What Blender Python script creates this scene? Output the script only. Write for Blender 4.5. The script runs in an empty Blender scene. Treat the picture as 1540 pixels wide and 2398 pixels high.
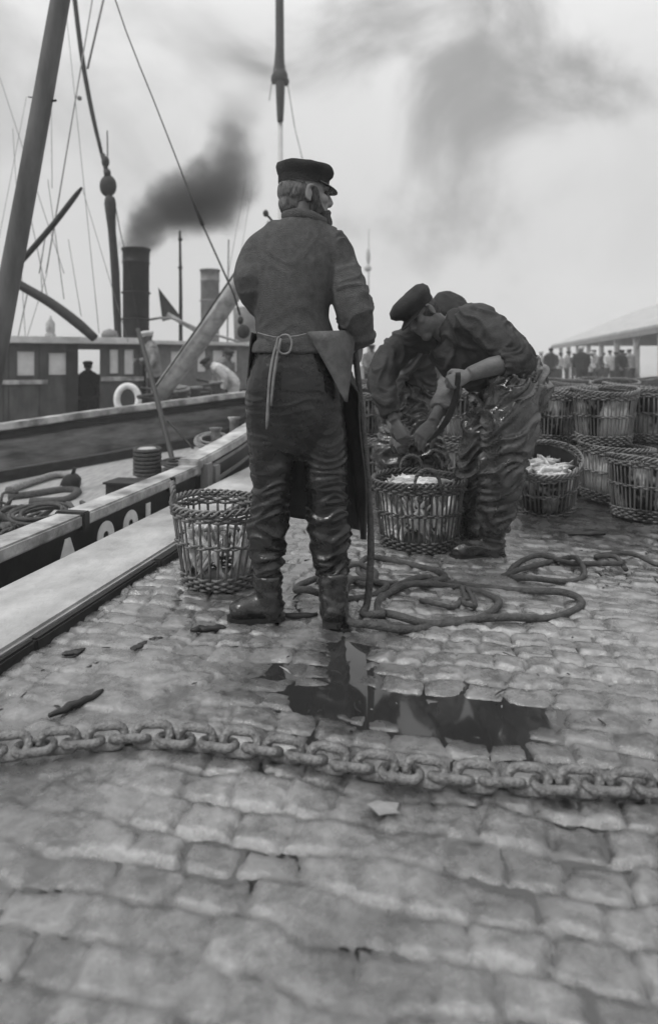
import bpy, bmesh, math, random
import numpy as np
from mathutils import Vector, Matrix, noise
R = math.radians
random.seed(11)
S = bpy.context.scene
COL = S.collection

# ------------------------------------------------------------------ camera
# a pixel (px, py) of the 1540-wide picture at depth D becomes a point in metres
F, CX, HY, CH = 1500.0, 770.0, 850.0, 1.0
def P(px, py, D): return Vector(((px - CX) * D / F, D, CH - (py - HY) * D / F))
def G(px, py, z=0.0):
    D = F * (CH - z) / (py - HY)
    return P(px, py, D)
cam = bpy.data.cameras.new('camera')
cam.sensor_fit = 'HORIZONTAL'; cam.sensor_width = 36.0; cam.lens = 36.0 * F / 1540.0
cam.shift_y = -(1199.0 - HY) / 1540.0
cam.clip_start = 0.05; cam.clip_end = 3000
cam.dof.use_dof = True; cam.dof.focus_distance = 2.6; cam.dof.aperture_fstop = 3.0
co = bpy.data.objects.new('camera', cam); COL.objects.link(co)
co.location = (0, 0, CH); co.rotation_euler = (R(90), 0, 0)
S.camera = co

# ------------------------------------------------------------------ sky and sun (overcast)
SUN_EL, SUN_AZ = R(48), R(-118)          # azimuth measured from +Y towards +X
W = bpy.data.worlds.new('World'); S.world = W; W.use_nodes = True
nt = W.node_tree; nt.nodes.clear()
def N(t, typ, **kw):
    n = t.nodes.new(typ)
    for k, v in kw.items():
        if k.startswith('i_'): n.inputs[k[2:]].default_value = v
        else: setattr(n, k, v)
    return n
def math_node(t, op, a, b=None, c=None, clamp=False):
    n = t.nodes.new('ShaderNodeMath'); n.operation = op; n.use_clamp = clamp
    for i, x in enumerate((a, b, c)):
        if x is None: continue
        if isinstance(x, (int, float)): n.inputs[i].default_value = x
        else: t.links.new(x, n.inputs[i])
    return n.outputs[0]
sky = N(nt, 'ShaderNodeTexSky', sky_type='NISHITA', sun_disc=False)
sky.sun_elevation = SUN_EL; sky.sun_rotation = SUN_AZ; sky.air_density = 1.0; sky.dust_density = 4.0; sky.ozone_density = 1.0
bw = N(nt, 'ShaderNodeRGBToBW'); nt.links.new(sky.outputs[0], bw.inputs[0])
tc = N(nt, 'ShaderNodeTexCoord'); sep = N(nt, 'ShaderNodeSeparateXYZ'); nt.links.new(tc.outputs['Generated'], sep.inputs[0])
up = math_node(nt, 'MAXIMUM', sep.outputs[2], 0.0)
over = math_node(nt, 'MULTIPLY_ADD', math_node(nt, 'POWER', up, 2.6), 13.0, 4.7)              # overcast: brighter towards the zenith
base = math_node(nt, 'MULTIPLY_ADD', math_node(nt, 'MINIMUM', bw.outputs[0], 8.0), 0.12, over)
nz = N(nt, 'ShaderNodeTexNoise', i_Scale=4.2, i_Detail=6.0, i_Roughness=0.52, i_Distortion=0.5)
nt.links.new(tc.outputs['Generated'], nz.inputs['Vector'])
def bank(d, r0, r1):                                           # a bank of darker cloud round one direction
    vd = N(nt, 'ShaderNodeVectorMath', operation='DISTANCE'); vd.inputs[1].default_value = Vector(d).normalized()
    nt.links.new(tc.outputs['Generated'], vd.inputs[0])
    m = N(nt, 'ShaderNodeMapRange', interpolation_type='SMOOTHSTEP'); m.inputs[1].default_value = r0; m.inputs[2].default_value = r1
    m.inputs[3].default_value = 1.0; m.inputs[4].default_value = 0.0
    wob = math_node(nt, 'MULTIPLY_ADD', nz.outputs[0], 0.9, vd.outputs['Value'])
    nt.links.new(math_node(nt, 'SUBTRACT', wob, 0.45), m.inputs[0])
    return m.outputs[0]
b1 = bank((0.22, 1, 0.40), 0.02, 0.26)
b2 = bank((-0.36, 1, 0.54), 0.0, 0.2)
b3 = bank((0.45, 1, 0.30), 0.0, 0.28)
dark = math_node(nt, 'ADD', math_node(nt, 'MULTIPLY', b1, 0.6), math_node(nt, 'ADD', math_node(nt, 'MULTIPLY', b2, 0.22), math_node(nt, 'MULTIPLY', b3, 0.08)))
mott = math_node(nt, 'MULTIPLY_ADD', nz.outputs[0], 0.30, 0.86)
tot = math_node(nt, 'MULTIPLY', math_node(nt, 'MULTIPLY', base, mott), math_node(nt, 'SUBTRACT', 1.0, dark))
bg = N(nt, 'ShaderNodeBackground'); bg.inputs[1].default_value = 0.1
nt.links.new(tot, bg.inputs[0])
wo = N(nt, 'ShaderNodeOutputWorld'); nt.links.new(bg.outputs[0], wo.inputs[0])
sl = bpy.data.lights.new('sun', 'SUN'); sl.energy = 1.5; sl.angle = R(11); sl.color = (1.0, 0.995, 0.985)
so = bpy.data.objects.new('sun', sl); COL.objects.link(so)
sd = Vector((math.sin(SUN_AZ) * math.cos(SUN_EL), math.cos(SUN_AZ) * math.cos(SUN_EL), math.sin(SUN_EL)))
so.rotation_euler = sd.to_track_quat('Z', 'Y').to_euler(); so.location = sd * 30
S.view_settings.view_transform = 'Standard'; S.view_settings.look = 'None'
S.view_settings.exposure = 0.32; S.view_settings.gamma = 1.0
S.cycles.max_bounces = 8; S.cycles.diffuse_bounces = 3; S.cycles.glossy_bounces = 3
S.cycles.volume_bounces = 1; S.cycles.volume_max_steps = 256

# ------------------------------------------------------------------ materials
MATS = {}
def mat(name, v, rough=0.7, var=0.35, scale=8.0, bump=0.0, bscale=60.0, spec=0.5, stretch=(1, 1, 1), metal=0.0, detail=4.0, lo=None, rvar=0.0, ior=1.45, sharp=.2):
    """grey procedural surface: noise between v*(1-var) and v*(1+var), noise bump"""
    if name in MATS: return MATS[name]
    m = bpy.data.materials.new(name); m.use_nodes = True; t = m.node_tree; b = t.nodes['Principled BSDF']
    tc = t.nodes.new('ShaderNodeTexCoord'); mp = t.nodes.new('ShaderNodeMapping'); mp.inputs['Scale'].default_value = stretch
    t.links.new(tc.outputs['Object'], mp.inputs[0])
    nz = N(t, 'ShaderNodeTexNoise', i_Scale=scale, i_Detail=detail, i_Roughness=0.6); t.links.new(mp.outputs[0], nz.inputs['Vector'])
    r = t.nodes.new('ShaderNodeMapRange'); r.inputs[1].default_value = 0.5 - sharp; r.inputs[2].default_value = 0.5 + sharp
    r.inputs[3].default_value = v * (1 - var) if lo is None else lo; r.inputs[4].default_value = min(0.9, v * (1 + var))
    t.links.new(nz.outputs[0], r.inputs[0])
    cb = t.nodes.new('ShaderNodeCombineColor')
    for i in range(3): t.links.new(r.outputs[0], cb.inputs[i])
    t.links.new(cb.outputs[0], b.inputs['Base Color'])
    b.inputs['Roughness'].default_value = rough; b.inputs['Specular IOR Level'].default_value = spec; b.inputs['Metallic'].default_value = metal
    b.inputs['IOR'].default_value = ior
    if rvar:
        rr = t.nodes.new('ShaderNodeMapRange'); rr.inputs[1].default_value = 0.3; rr.inputs[2].default_value = 0.7
        rr.inputs[3].default_value = max(0.03, rough - rvar); rr.inputs[4].default_value = rough + rvar
        t.links.new(nz.outputs[0], rr.inputs[0]); t.links.new(rr.outputs[0], b.inputs['Roughness'])
    if bump:
        n2 = N(t, 'ShaderNodeTexNoise', i_Scale=bscale, i_Detail=4.0); t.links.new(mp.outputs[0], n2.inputs['Vector'])
        bp = t.nodes.new('ShaderNodeBump'); bp.inputs['Strength'].default_value = bump; bp.inputs['Distance'].default_value = 0.01
        t.links.new(n2.outputs[0], bp.inputs['Height']); t.links.new(bp.outputs[0], b.inputs['Normal'])
    MATS[name] = m
    return m
WOOL = mat('dark_wool', 0.085, 0.95, 0.22, 40, 0.9, 260, 0.15, detail=6.0)
WOOLD = mat('black_wool', 0.026, 0.9, 0.35, 18, 0.5, 160, 0.2)
SHIRT = mat('blue_flannel', 0.036, 0.85, 0.45, 12, 0.4, 90, 0.3)
OIL = mat('wet_oilskin', 0.011, 0.25, 0.8, 9, 0.35, 60, 0.5, rvar=0.14)
OILG = mat('worn_oilskin', 0.024, 0.2, 0.75, 11, 0.35, 60, 0.8, rvar=0.1)
LEATHER = mat('boot_leather', 0.018, 0.28, 0.7, 20, 0.3, 60, 0.6, rvar=0.12)
CANVAS_LIT = mat('lit_apron_canvas', 0.085, 0.7, 0.4, 14, 0.4, 120, 0.3)
APRON = mat('tarred_apron', 0.02, 0.5, 0.5, 10, 0.3, 40, 0.5)
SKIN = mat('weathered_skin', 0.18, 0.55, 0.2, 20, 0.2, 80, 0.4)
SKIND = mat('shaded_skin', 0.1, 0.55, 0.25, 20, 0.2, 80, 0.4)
HAIRG = mat('grey_hair', 0.1, 0.8, 0.6, 60, 0.8, 180, 0.3, stretch=(1, 1, .3))
BEARD = mat('dark_beard', 0.05, 0.85, 0.6, 60, 0.8, 180, 0.2, stretch=(1, 1, .4))
EYE = mat('eye_dark', 0.02, 0.2, 0.2)
STRING = mat('pale_string', 0.15, 0.8, 0.3, 40)
ROPE = mat('tarred_rope', 0.055, 0.7, 0.4, 30, 0.8, 120, 0.3)
ROPEL = mat('manila_rope', 0.2, 0.8, 0.35, 30, 0.8, 120, 0.3)
WICK = mat('wet_wicker', 0.06, 0.45, 0.55, 16, 0.5, 90, 0.5, rvar=.12)
WICKP = mat('peeled_wicker', 0.12, 0.5, 0.55, 16, 0.5, 90, 0.5, rvar=.12)
WICKD = mat('scaly_staves', 0.1, 0.45, 0.95, 7, 0.5, 90, 0.5, stretch=(1, 1, .5), lo=.02, detail=2.0)
SCALY = mat('scale_crusted_wicker', 0.36, 0.5, 0.95, 4.6, 0.5, 60, 0.5, stretch=(1, 1, .7), lo=.0, detail=4.0, sharp=.06)
FISH = mat('herring_scales', 0.55, 0.28, 0.55, 13, 0.1, 60, 0.6)
IRON = mat('rusty_iron', 0.13, 0.34, 0.6, 40, 1.0, 120, 0.6, rvar=.12)
BLACKP = mat('black_paint', 0.016, 0.5, 0.6, 6, 0.15, 30, 0.4)
FUNNEL = mat('sooty_funnel', 0.014, 0.6, 0.5, 3, 0.2, 12, 0.3)
GREYP = mat('grey_paint', 0.17, 0.6, 0.3, 4, 0.2, 20, 0.3)
HULL = mat('scraped_hull', 0.13, 0.6, 0.9, 1.6, 0.4, 12, 0.3, stretch=(.6, .6, 2.6), sharp=.14, lo=.03)
RAILM = mat('worn_rail', 0.34, 0.55, 0.35, 4, 0.5, 40, 0.4, lo=.12, detail=8.0, sharp=.13)
WHITEP = mat('white_paint', 0.72, 0.5, 0.2, 8, 0.2, 40, 0.4)
DECK = mat('deck_planks', 0.25, 0.55, 0.35, 5, 0.3, 30, 0.4, stretch=(6, .6, 1))
HOUSE = mat('varnished_house', 0.06, 0.5, 0.45, 5, 0.2, 30, 0.4, stretch=(1, 1, .4))
ROOFM = mat('canvas_roof', 0.5, 0.7, 0.2, 5, 0.2, 30, 0.3)
SPAR = mat('pale_spar', 0.3, 0.55, 0.35, 8, 0.2, 30, 0.4)
SPARD = mat('dark_spar', 0.02, 0.6, 0.5, 8, 0.2, 30, 0.3)
SAIL = mat('barked_sail', 0.03, 0.9, 0.4, 8)
GLASS = mat('window_glass', 0.6, 0.08, 0.2, 3, spec=0.8)  # pale base colour stands in for the reflected sky
STEEL = mat('galvanised', 0.35, 0.4, 0.3, 20)
SHEDR = mat('shed_slates', 0.34, 0.7, 0.2, 2, 0.2, 10, 0.3)
SHEDP = mat('shed_post', 0.3, 0.7, 0.25, 5)
STONE = mat('coping_granite', 0.4, 0.4, 0.14, 2.2, 0.6, 45, 0.4, rvar=.14, lo=.2, detail=9.0, sharp=.13, stretch=(1, .6, 1))
STONED = mat('quay_wall_stone', 0.08, 0.7, 0.5, 4, 0.5, 20)
PALEC = mat('pale_cloth', 0.42, 0.85, 0.25, 12)
GREYC = mat('grey_cloth', 0.17, 0.85, 0.4, 12)
NET = mat('tanned_net', 0.06, 0.8, 0.6, 30)

# ------------------------------------------------------------------ mesh helpers
def cr(pts, rad, sub):
    """Catmull-Rom through points and radii"""
    if sub <= 1 or len(pts) < 3 and sub <= 1: return pts, rad
    a = [np.array([*p, *r]) for p, r in zip(pts, rad)]
    a = [2 * a[0] - a[1]] + a + [2 * a[-1] - a[-2]]
    out = []
    for i in range(1, len(a) - 2):
        p0, p1, p2, p3 = a[i - 1:i + 3]
        for k in range(sub):
            t = k / sub
            out.append(.5 * (2 * p1 + (p2 - p0) * t + (2 * p0 - 5 * p1 + 4 * p2 - p3) * t * t + (3 * p1 - p0 - 3 * p2 + p3) * t ** 3))
    out.append(a[-2])
    return [Vector(o[:3]) for o in out], [(o[3], o[4]) for o in out]
class MB:
    def __init__(s, M=None): s.v = []; s.f = []; s.M = M
    def add(s, vs, fs):
        o = len(s.v)
        if s.M is not None: vs = [s.M @ Vector(v) for v in vs]
        s.v += [tuple(v) for v in vs]; s.f += [tuple(i + o for i in f) for f in fs]
    def tube(s, pts, rad, n=12, sub=1, ref=None, cap=True, closed=False):
        pts = [Vector(p) for p in pts]
        if isinstance(rad, (int, float)): rad = [rad] * len(pts)
        rad = [(r, r) if isinstance(r, (int, float)) else tuple(r) for r in rad]
        pts, rad = cr(pts, rad, sub)
        m = len(pts); vs = []; u = None
        for i in range(m):
            if closed: t = pts[(i + 1) % m] - pts[i - 1]
            else: t = pts[min(i + 1, m - 1)] - pts[max(i - 1, 0)]
            if t.length < 1e-9: t = Vector((0, 0, 1))
            t.normalize()
            if u is None or ref is not None:
                u = Vector(ref) if ref is not None else (Vector((0, 0, 1)) if abs(t.z) < .9 else Vector((1, 0, 0)))
            u = u - t * u.dot(t)
            if u.length < 1e-6: u = t.orthogonal()
            u.normalize(); w = t.cross(u)
            for k in range(n):
                a = 2 * math.pi * k / n
                vs.append(pts[i] + u * (math.cos(a) * rad[i][0]) + w * (math.sin(a) * rad[i][1]))
        fs = []
        for i in range(m if closed else m - 1):
            j = (i + 1) % m
            for k in range(n):
                q = (k + 1) % n
                fs.append((i * n + k, i * n + q, j * n + q, j * n + k))
        if cap and not closed:
            fs.append(tuple(range(n - 1, -1, -1))); fs.append(tuple((m - 1) * n + k for k in range(n)))
        s.add(vs, fs)
    def ell(s, c, r, nu=16, nv=10, rot=None):
        c = Vector(c); vs = []; fs = []
        for j in range(1, nv):
            b = math.pi * j / nv
            for i in range(nu):
                a = 2 * math.pi * i / nu
                v = Vector((math.sin(b) * math.cos(a) * r[0], math.sin(b) * math.sin(a) * r[1], math.cos(b) * r[2]))
                vs.append(c + (rot @ v if rot else v))
        o1 = Vector((0, 0, r[2])); t = len(vs)
        vs += [c + (rot @ o1 if rot else o1), c - (rot @ o1 if rot else o1)]
        for j in range(nv - 2):
            for i in range(nu):
                q = (i + 1) % nu
                fs.append((j * nu + i, (j + 1) * nu + i, (j + 1) * nu + q, j * nu + q))
        for i in range(nu):
            q = (i + 1) % nu
            fs.append((t, i, q)); fs.append((t + 1, (nv - 2) * nu + q, (nv - 2) * nu + i))
        s.add(vs, fs)
    def obox(s, o, tx, ty, x0, x1, y0, y1, z0, z1):
        """box in a frame: origin o (z ignored), horizontal axes tx, ty, heights z0..z1"""
        o = Vector((o[0], o[1], 0)); vs = []
        for z in (z0, z1):
            for x, y in ((x0, y0), (x1, y0), (x1, y1), (x0, y1)):
                vs.append(o + tx * x + ty * y + Vector((0, 0, z)))
        s.add(vs, [(0, 3, 2, 1), (4, 5, 6, 7), (0, 1, 5, 4), (1, 2, 6, 5), (2, 3, 7, 6), (3, 0, 4, 7)])
    def box(s, x0, x1, y0, y1, z0, z1): s.obox((0, 0), Vector((1, 0, 0)), Vector((0, 1, 0)), x0, x1, y0, y1, z0, z1)
    def grid(s, rows, closed=False):
        n = len(rows[0]); vs = [p for r in rows for p in r]; fs = []
        for i in range(len(rows) - 1):
            for k in range(n if closed else n - 1):
                q = (k + 1) % n
                fs.append((i * n + k, i * n + q, (i + 1) * n + q, (i + 1) * n + k))
        s.add(vs, fs)
    def lathe(s, prof, n=24):
        rows = [[Vector((r * math.cos(2 * math.pi * k / n), r * math.sin(2 * math.pi * k / n), z)) for k in range(n)] for r, z in prof]
        s.grid(rows, True)

WL = {}
def wloc(o): return WL.get(o.name, Vector((0, 0, 0)))
def link(o, parent=None):
    COL.objects.link(o)
    if parent: o.parent = parent; WL[o.name] = wloc(parent)
    return o
def obj(name, mb, m, parent=None, smooth=True, angle=None, bevel=0.0):
    o0 = wloc(parent) if parent else Vector((0, 0, 0))
    me = bpy.data.meshes.new(name); me.from_pydata([tuple(Vector(v) - o0) for v in mb.v], [], mb.f)
    bm = bmesh.new(); bm.from_mesh(me); bmesh.ops.recalc_face_normals(bm, faces=bm.faces)
    if bevel:
        bmesh.ops.bevel(bm, geom=list(bm.edges), offset=bevel, segments=2, affect='EDGES', clamp_overlap=True)
    bm.to_mesh(me); bm.free(); me.update()
    if smooth:
        me.shade_smooth()
        if angle is not None: me.set_sharp_from_angle(angle=angle)
    me.materials.append(m)
    return link(bpy.data.objects.new(name, me), parent)
def fuse(name, mb, m, parent=None, voxel=0.008, it=4, disp=None):
    """one continuous skin round everything in mb"""
    me = bpy.data.meshes.new(name + '_raw'); me.from_pydata(mb.v, [], mb.f)
    bm = bmesh.new(); bm.from_mesh(me); bmesh.ops.recalc_face_normals(bm, faces=bm.faces); bm.to_mesh(me); bm.free()
    t = bpy.data.objects.new('tmp', me); COL.objects.link(t)
    r = t.modifiers.new('r', 'REMESH'); r.mode = 'VOXEL'; r.voxel_size = voxel
    if it:
        sm = t.modifiers.new('s', 'SMOOTH'); sm.factor = 0.5; sm.iterations = it
    dg = bpy.context.evaluated_depsgraph_get()
    out = bpy.data.meshes.new_from_object(t.evaluated_get(dg)); out.name = name
    bpy.data.objects.remove(t); bpy.data.meshes.remove(me)
    o0 = wloc(parent) if parent else Vector((0, 0, 0))
    ns = [v.normal.copy() for v in out.vertices]
    for v, nn in zip(out.vertices, ns):
        p = v.co.copy()
        if disp: p = p + nn * disp(p, nn)
        v.co = p - o0
    out.shade_smooth(); out.materials.clear(); out.materials.append(m)
    return link(bpy.data.objects.new(name, out), parent)
def thing(name, label, cat, loc=(0, 0, 0), group=None):
    o = bpy.data.objects.new(name, None); COL.objects.link(o); o.location = loc; o.empty_display_size = .1
    WL[o.name] = Vector(loc); return tag(o, label, cat, group)
def tag(o, label, cat, group=None, kind=None):
    o['label'] = label; o['category'] = cat
    if group: o['group'] = group
    if kind: o['kind'] = kind
    return o
def struct(o, kind='structure'): o['kind'] = kind; return o
def dup(o, loc, rot, label, parent=None, group=None):
    c = o.copy(); COL.objects.link(c)
    if parent is None:
        c.location = loc; c.rotation_euler = rot; c['label'] = label
        if group: c['group'] = group
    else: c.parent = parent
    for ch in list(o.children): dup(ch, None, None, None, c)
    return c
def frame(pos, fwd, upv, s=1.0):
    f = Vector(fwd).normalized(); u = Vector(upv); u = (u - f * u.dot(f)).normalized(); r = f.cross(u)
    M = Matrix(((r.x, f.x, u.x, 0), (r.y, f.y, u.y, 0), (r.z, f.z, u.z, 0), (0, 0, 0, 1)))
    return Matrix.Translation(pos) @ M @ Matrix.Scale(s, 4)
def folds(amp, f=(7, 7, 30), seed=0.0, warp=.6, lo=-9, hi=9, rot=None, fine=.3):
    """cloth folds: ridged noise stretched across the limb, faded in between heights lo..hi"""
    def d(p, n):
        k = 1.0
        if lo > -9: k = min(1, max(0.12, (hi - p.z) / max(1e-3, hi - lo)))
        q = rot @ p if rot else p
        w = noise.noise(Vector((q.x * 6 + seed, q.y * 6, q.z * 6)))
        v = noise.noise(Vector((q.x * f[0] + seed, q.y * f[1] + w * warp, q.z * f[2] + w * 2.2 * warp)))
        v2 = noise.noise(Vector((q.x * f[0] * 2.1, q.y * f[1] * 2.1 + seed, q.z * f[2] * 1.9)))
        return amp * k * (max(-.5, 1 - 4.4 * abs(v)) * .8 + fine * v2)
    return d

# ------------------------------------------------------------------ the setting: quay
EU = Vector((.2027, .9792, 0)); EV = Vector((.9792, -.2027, 0)); QO = Vector((-1.05, 2.22, 0))   # along the quay edge, inland
def Q(u, v, z=0): return QO + EU * u + EV * v + Vector((0, 0, z))
def hsh(i, j, s=0):
    n = (np.asarray(i).astype(np.int64) * 374761393 + np.asarray(j).astype(np.int64) * 668265263 + s * 974711) & 0x7fffffff
    n = ((n ^ (n >> 13)) * 1274126177) & 0x7fffffff
    n = n ^ (n >> 16)
    return (n & 0xffff) / 65535.0
def vnoise(x, y, s=0):
    i = np.floor(x); j = np.floor(y); fx = x - i; fy = y - j; fx = fx * fx * (3 - 2 * fx); fy = fy * fy * (3 - 2 * fy)
    a = hsh(i, j, s); b = hsh(i + 1, j, s); c = hsh(i, j + 1, s); d = hsh(i + 1, j + 1, s)
    return (a + (b - a) * fx) * (1 - fy) + (c + (d - c) * fx) * fy
WATER_Z = -0.0105
def ground_height(u, v):
    wx = u + .026 * (vnoise(u * 3, v * 3, 5) - .5) * 2 + .032 * (vnoise(u * 9, v * 9, 25) - .5) + .012 * (vnoise(u * 30, v * 30, 26) - .5); wy = v + .03 * (vnoise(u * 2.5, v * 2.5, 6) - .5) * 2 + .036 * (vnoise(u * 9, v * 9, 27) - .5) + .012 * (vnoise(u * 30, v * 30, 28) - .5)
    RP, CP = .096, .122
    row = np.floor(wx / RP); off = hsh(row, row * 0 + 3, 1)
    cc = wy / (CP * (0.85 + .35 * hsh(row, row * 0 + 9, 2))) + off * 3
    col = np.floor(cc)
    du = np.abs(wx / RP - row - .5) * 2; dv = np.abs(cc - col - .5) * 2
    r1 = hsh(row, col, 7); r2 = hsh(row, col, 8) - .5; r3 = hsh(row, col, 9) - .5
    chip = .22 * (vnoise(u * 34, v * 34, 41) - .5) + .12 * (vnoise(u * 70, v * 70, 42) - .5)
    e = np.maximum(np.clip((du + chip - .78) / .16, 0, 1), np.clip((dv + chip * .8 - .84) / .13, 0, 1))
    dome = 1 - .5 * (du ** 3) - .4 * dv ** 4
    h = .0032 * dome - .0125 * e * np.clip(1.9 * vnoise(u * 3.1, v * 3.1, 31) - .35, .05, 1.1)
    h += (r1 - .5) * .009 + r2 * .008 * (wx / RP - row - .5) + r3 * .010 * (cc - col - .5)
    h += .005 * (vnoise(u * 18, v * 18, 11) - .5) + .0045 * (vnoise(u * 48, v * 48, 12) - .5)
    h += .022 * (vnoise(u * 1.7, v * 1.7, 13) - .5) + .012 * (vnoise(u * 4.5 + 3, v * 4.5, 14) - .5)
    x = QO.x + EU.x * u + EV.x * v; y = QO.y + EU.y * u + EV.y * v
    for cx_, cy_, ax, ay, dep in ((.36, 1.83, .30, .10, .026), (.02, 1.93, .2, .08, .02), (.06, 2.3, .10, .30, .019), (-.13, 2.6, .12, .25, .014), (-.2, 2.1, .12, .1, .010), (.8, 2.3, .3, .1, .008), (.75, 3.1, .6, .15, .010)):
        h -= dep * np.exp(-(((x - cx_) / ax) ** 2 + ((y - cy_) / ay) ** 2) ** 1.5)
    return h + .003
def spaced(a, b, step, end, g=1.09):
    s = list(np.arange(a, b, step)); d = step
    while s[-1] < end: d *= g; s.append(s[-1] + d)
    return np.array(s)
us = spaced(-1.95, 1.6, .0088, 900.0, 1.06); vs_ = spaced(0.0, 2.5, .0088, 600.0, 1.06)
U, V = np.meshgrid(us, vs_, indexing='ij')
stepu = np.gradient(us)[:, None] + 0 * V; stepv = np.gradient(vs_)[None, :] + 0 * U
fade = np.clip(1.5 - np.maximum(stepu, stepv) / .06, 0, 1)
Hh = ground_height(U, V) * fade
Xg = QO.x + EU.x * U + EV.x * V; Yg = QO.y + EU.y * U + EV.y * V
nu, nv = U.shape
idx = np.arange(nu * nv).reshape(nu, nv)
quads = np.stack([idx[:-1, :-1], idx[1:, :-1], idx[1:, 1:], idx[:-1, 1:]], -1).reshape(-1, 4)
me = bpy.data.meshes.new('ground')
me.vertices.add(nu * nv); me.vertices.foreach_set('co', np.stack([Xg, Yg, Hh], -1).astype(np.float32).ravel())
me.loops.add(quads.size); me.loops.foreach_set('vertex_index', quads[:, ::-1].astype(np.int32).ravel())
me.polygons.add(len(quads)); me.polygons.foreach_set('loop_start', (np.arange(len(quads)) * 4).astype(np.int32))
me.update(calc_edges=True); me.shade_smooth()
def ground_mat():
    m = bpy.data.materials.new('wet_setts'); m.use_nodes = True; t = m.node_tree; b = t.nodes['Principled BSDF']
    g = t.nodes.new('ShaderNodeNewGeometry')
    mp = t.nodes.new('ShaderNodeMapping'); mp.inputs['Rotation'].default_value = (0, 0, R(-11.7)); t.links.new(g.outputs['Position'], mp.inputs[0])
    n1 = N(t, 'ShaderNodeTexNoise', i_Scale=1.1, i_Detail=6.0, i_Roughness=.62); n2 = N(t, 'ShaderNodeTexNoise', i_Scale=9.0, i_Detail=5.0, i_Roughness=.65)
    n3 = N(t, 'ShaderNodeTexNoise', i_Scale=75.0, i_Detail=8.0, i_Roughness=.78)
    for n in (n1, n2, n3): t.links.new(mp.outputs[0], n.inputs['Vector'])
    sz = t.nodes.new('ShaderNodeSeparateXYZ'); t.links.new(g.outputs['Position'], sz.inputs[0])
    pit = t.nodes.new('ShaderNodeMapRange'); pit.inputs[1].default_value = -.012; pit.inputs[2].default_value = .006; pit.inputs[3].default_value = .3; pit.inputs[4].default_value = 1.0
    t.links.new(sz.outputs[2], pit.inputs[0])                   # mud in the joints
    a = math_node(t, 'MULTIPLY_ADD', n1.outputs[0], .28, math_node(t, 'MULTIPLY', n2.outputs[0], .34))
    a = math_node(t, 'MULTIPLY_ADD', n3.outputs[0], .2, a)
    mr = t.nodes.new('ShaderNodeMapRange'); mr.inputs[1].default_value = .33; mr.inputs[2].default_value = .49; mr.inputs[3].default_value = .02; mr.inputs[4].default_value = .22
    t.links.new(a, mr.inputs[0])
    c = math_node(t, 'MULTIPLY', mr.outputs[0], pit.outputs[0])
    cb = t.nodes.new('ShaderNodeCombineColor')
    for i in range(3): t.links.new(c, cb.inputs[i])
    t.links.new(cb.outputs[0], b.inputs['Base Color'])
    rr = t.nodes.new('ShaderNodeMapRange'); rr.inputs[1].default_value = .35; rr.inputs[2].default_value = .65; rr.inputs[3].default_value = .14; rr.inputs[4].default_value = .4
    t.links.new(n2.outputs[0], rr.inputs[0]); t.links.new(rr.outputs[0], b.inputs['Roughness'])
    b.inputs['IOR'].default_value = 1.6; b.inputs['Coat Weight'].default_value = 1.0; b.inputs['Coat Roughness'].default_value = .14; b.inputs['Coat IOR'].default_value = 1.75
    bp = t.nodes.new('ShaderNodeBump'); bp.inputs['Strength'].default_value = .5; bp.inputs['Distance'].default_value = .006
    t.links.new(math_node(t, 'ADD', n3.outputs[0], n2.outputs[0]), bp.inputs['Height']); t.links.new(bp.outputs[0], b.inputs['Normal']); t.links.new(bp.outputs[0], b.inputs['Coat Normal'])
    return m
me.materials.append(ground_mat())
struct(link(bpy.data.objects.new('ground', me)))

def water_mat(name, base, rough, bump, ior):
    m = bpy.data.materials.new(name); m.use_nodes = True; t = m.node_tree; b = t.nodes['Principled BSDF']
    b.inputs['Base Color'].default_value = (base, base, base, 1); b.inputs['Roughness'].default_value = rough; b.inputs['IOR'].default_value = ior
    g = t.nodes.new('ShaderNodeNewGeometry'); n = N(t, 'ShaderNodeTexNoise', i_Scale=6.0, i_Detail=3.0); t.links.new(g.outputs['Position'], n.inputs['Vector'])
    bp = t.nodes.new('ShaderNodeBump'); bp.inputs['Strength'].default_value = bump; bp.inputs['Distance'].default_value = .02
    t.links.new(n.outputs[0], bp.inputs['Height']); t.links.new(bp.outputs[0], b.inputs['Normal'])
    return m
w = MB(); w.add([Q(-1.9, .05, WATER_Z), Q(1.6, .05, WATER_Z), Q(1.6, 2.6, WATER_Z), Q(-1.9, 2.6, WATER_Z)], [(0, 1, 2, 3)])
struct(obj('puddle_water', w, water_mat('puddle', .02, .05, .012, 1.8), smooth=False))
w = MB(); w.add([Q(-60, -.4, -2.1), Q(900, -.4, -2.1), Q(900, -700, -2.1), Q(-60, -700, -2.1)], [(0, 3, 2, 1)])
struct(obj('harbour_water', w, water_mat('harbour', .03, .08, .5, 1.33), smooth=False))
k = MB(); KH = .055
for i in range(-2, 22):
    k.obox(QO, EU, EV, i * 3.3 + 2.4 + .003, (i + 1) * 3.3 + 2.4, -.425 + random.uniform(-.004, .004), random.uniform(-.006, .006), -.25, KH + random.uniform(-.002, .002))
struct(obj('kerb', k, STONE, smooth=False, bevel=.012))
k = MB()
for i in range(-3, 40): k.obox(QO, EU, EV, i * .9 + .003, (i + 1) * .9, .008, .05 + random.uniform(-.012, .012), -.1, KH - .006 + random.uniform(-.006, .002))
struct(obj('kerb_shade_strip', k, mat('kerb_shade_dark', .018, .75, .5, 9, .5, 30, .2), smooth=False, bevel=.008))  # dark strip added for the shade on the kerb's inner face
k = MB(); k.obox(QO, EU, EV, -5, 400, -.40, -.02, -3.0, -.05)
struct(obj('quay_wall', k, STONED, smooth=False))

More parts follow.
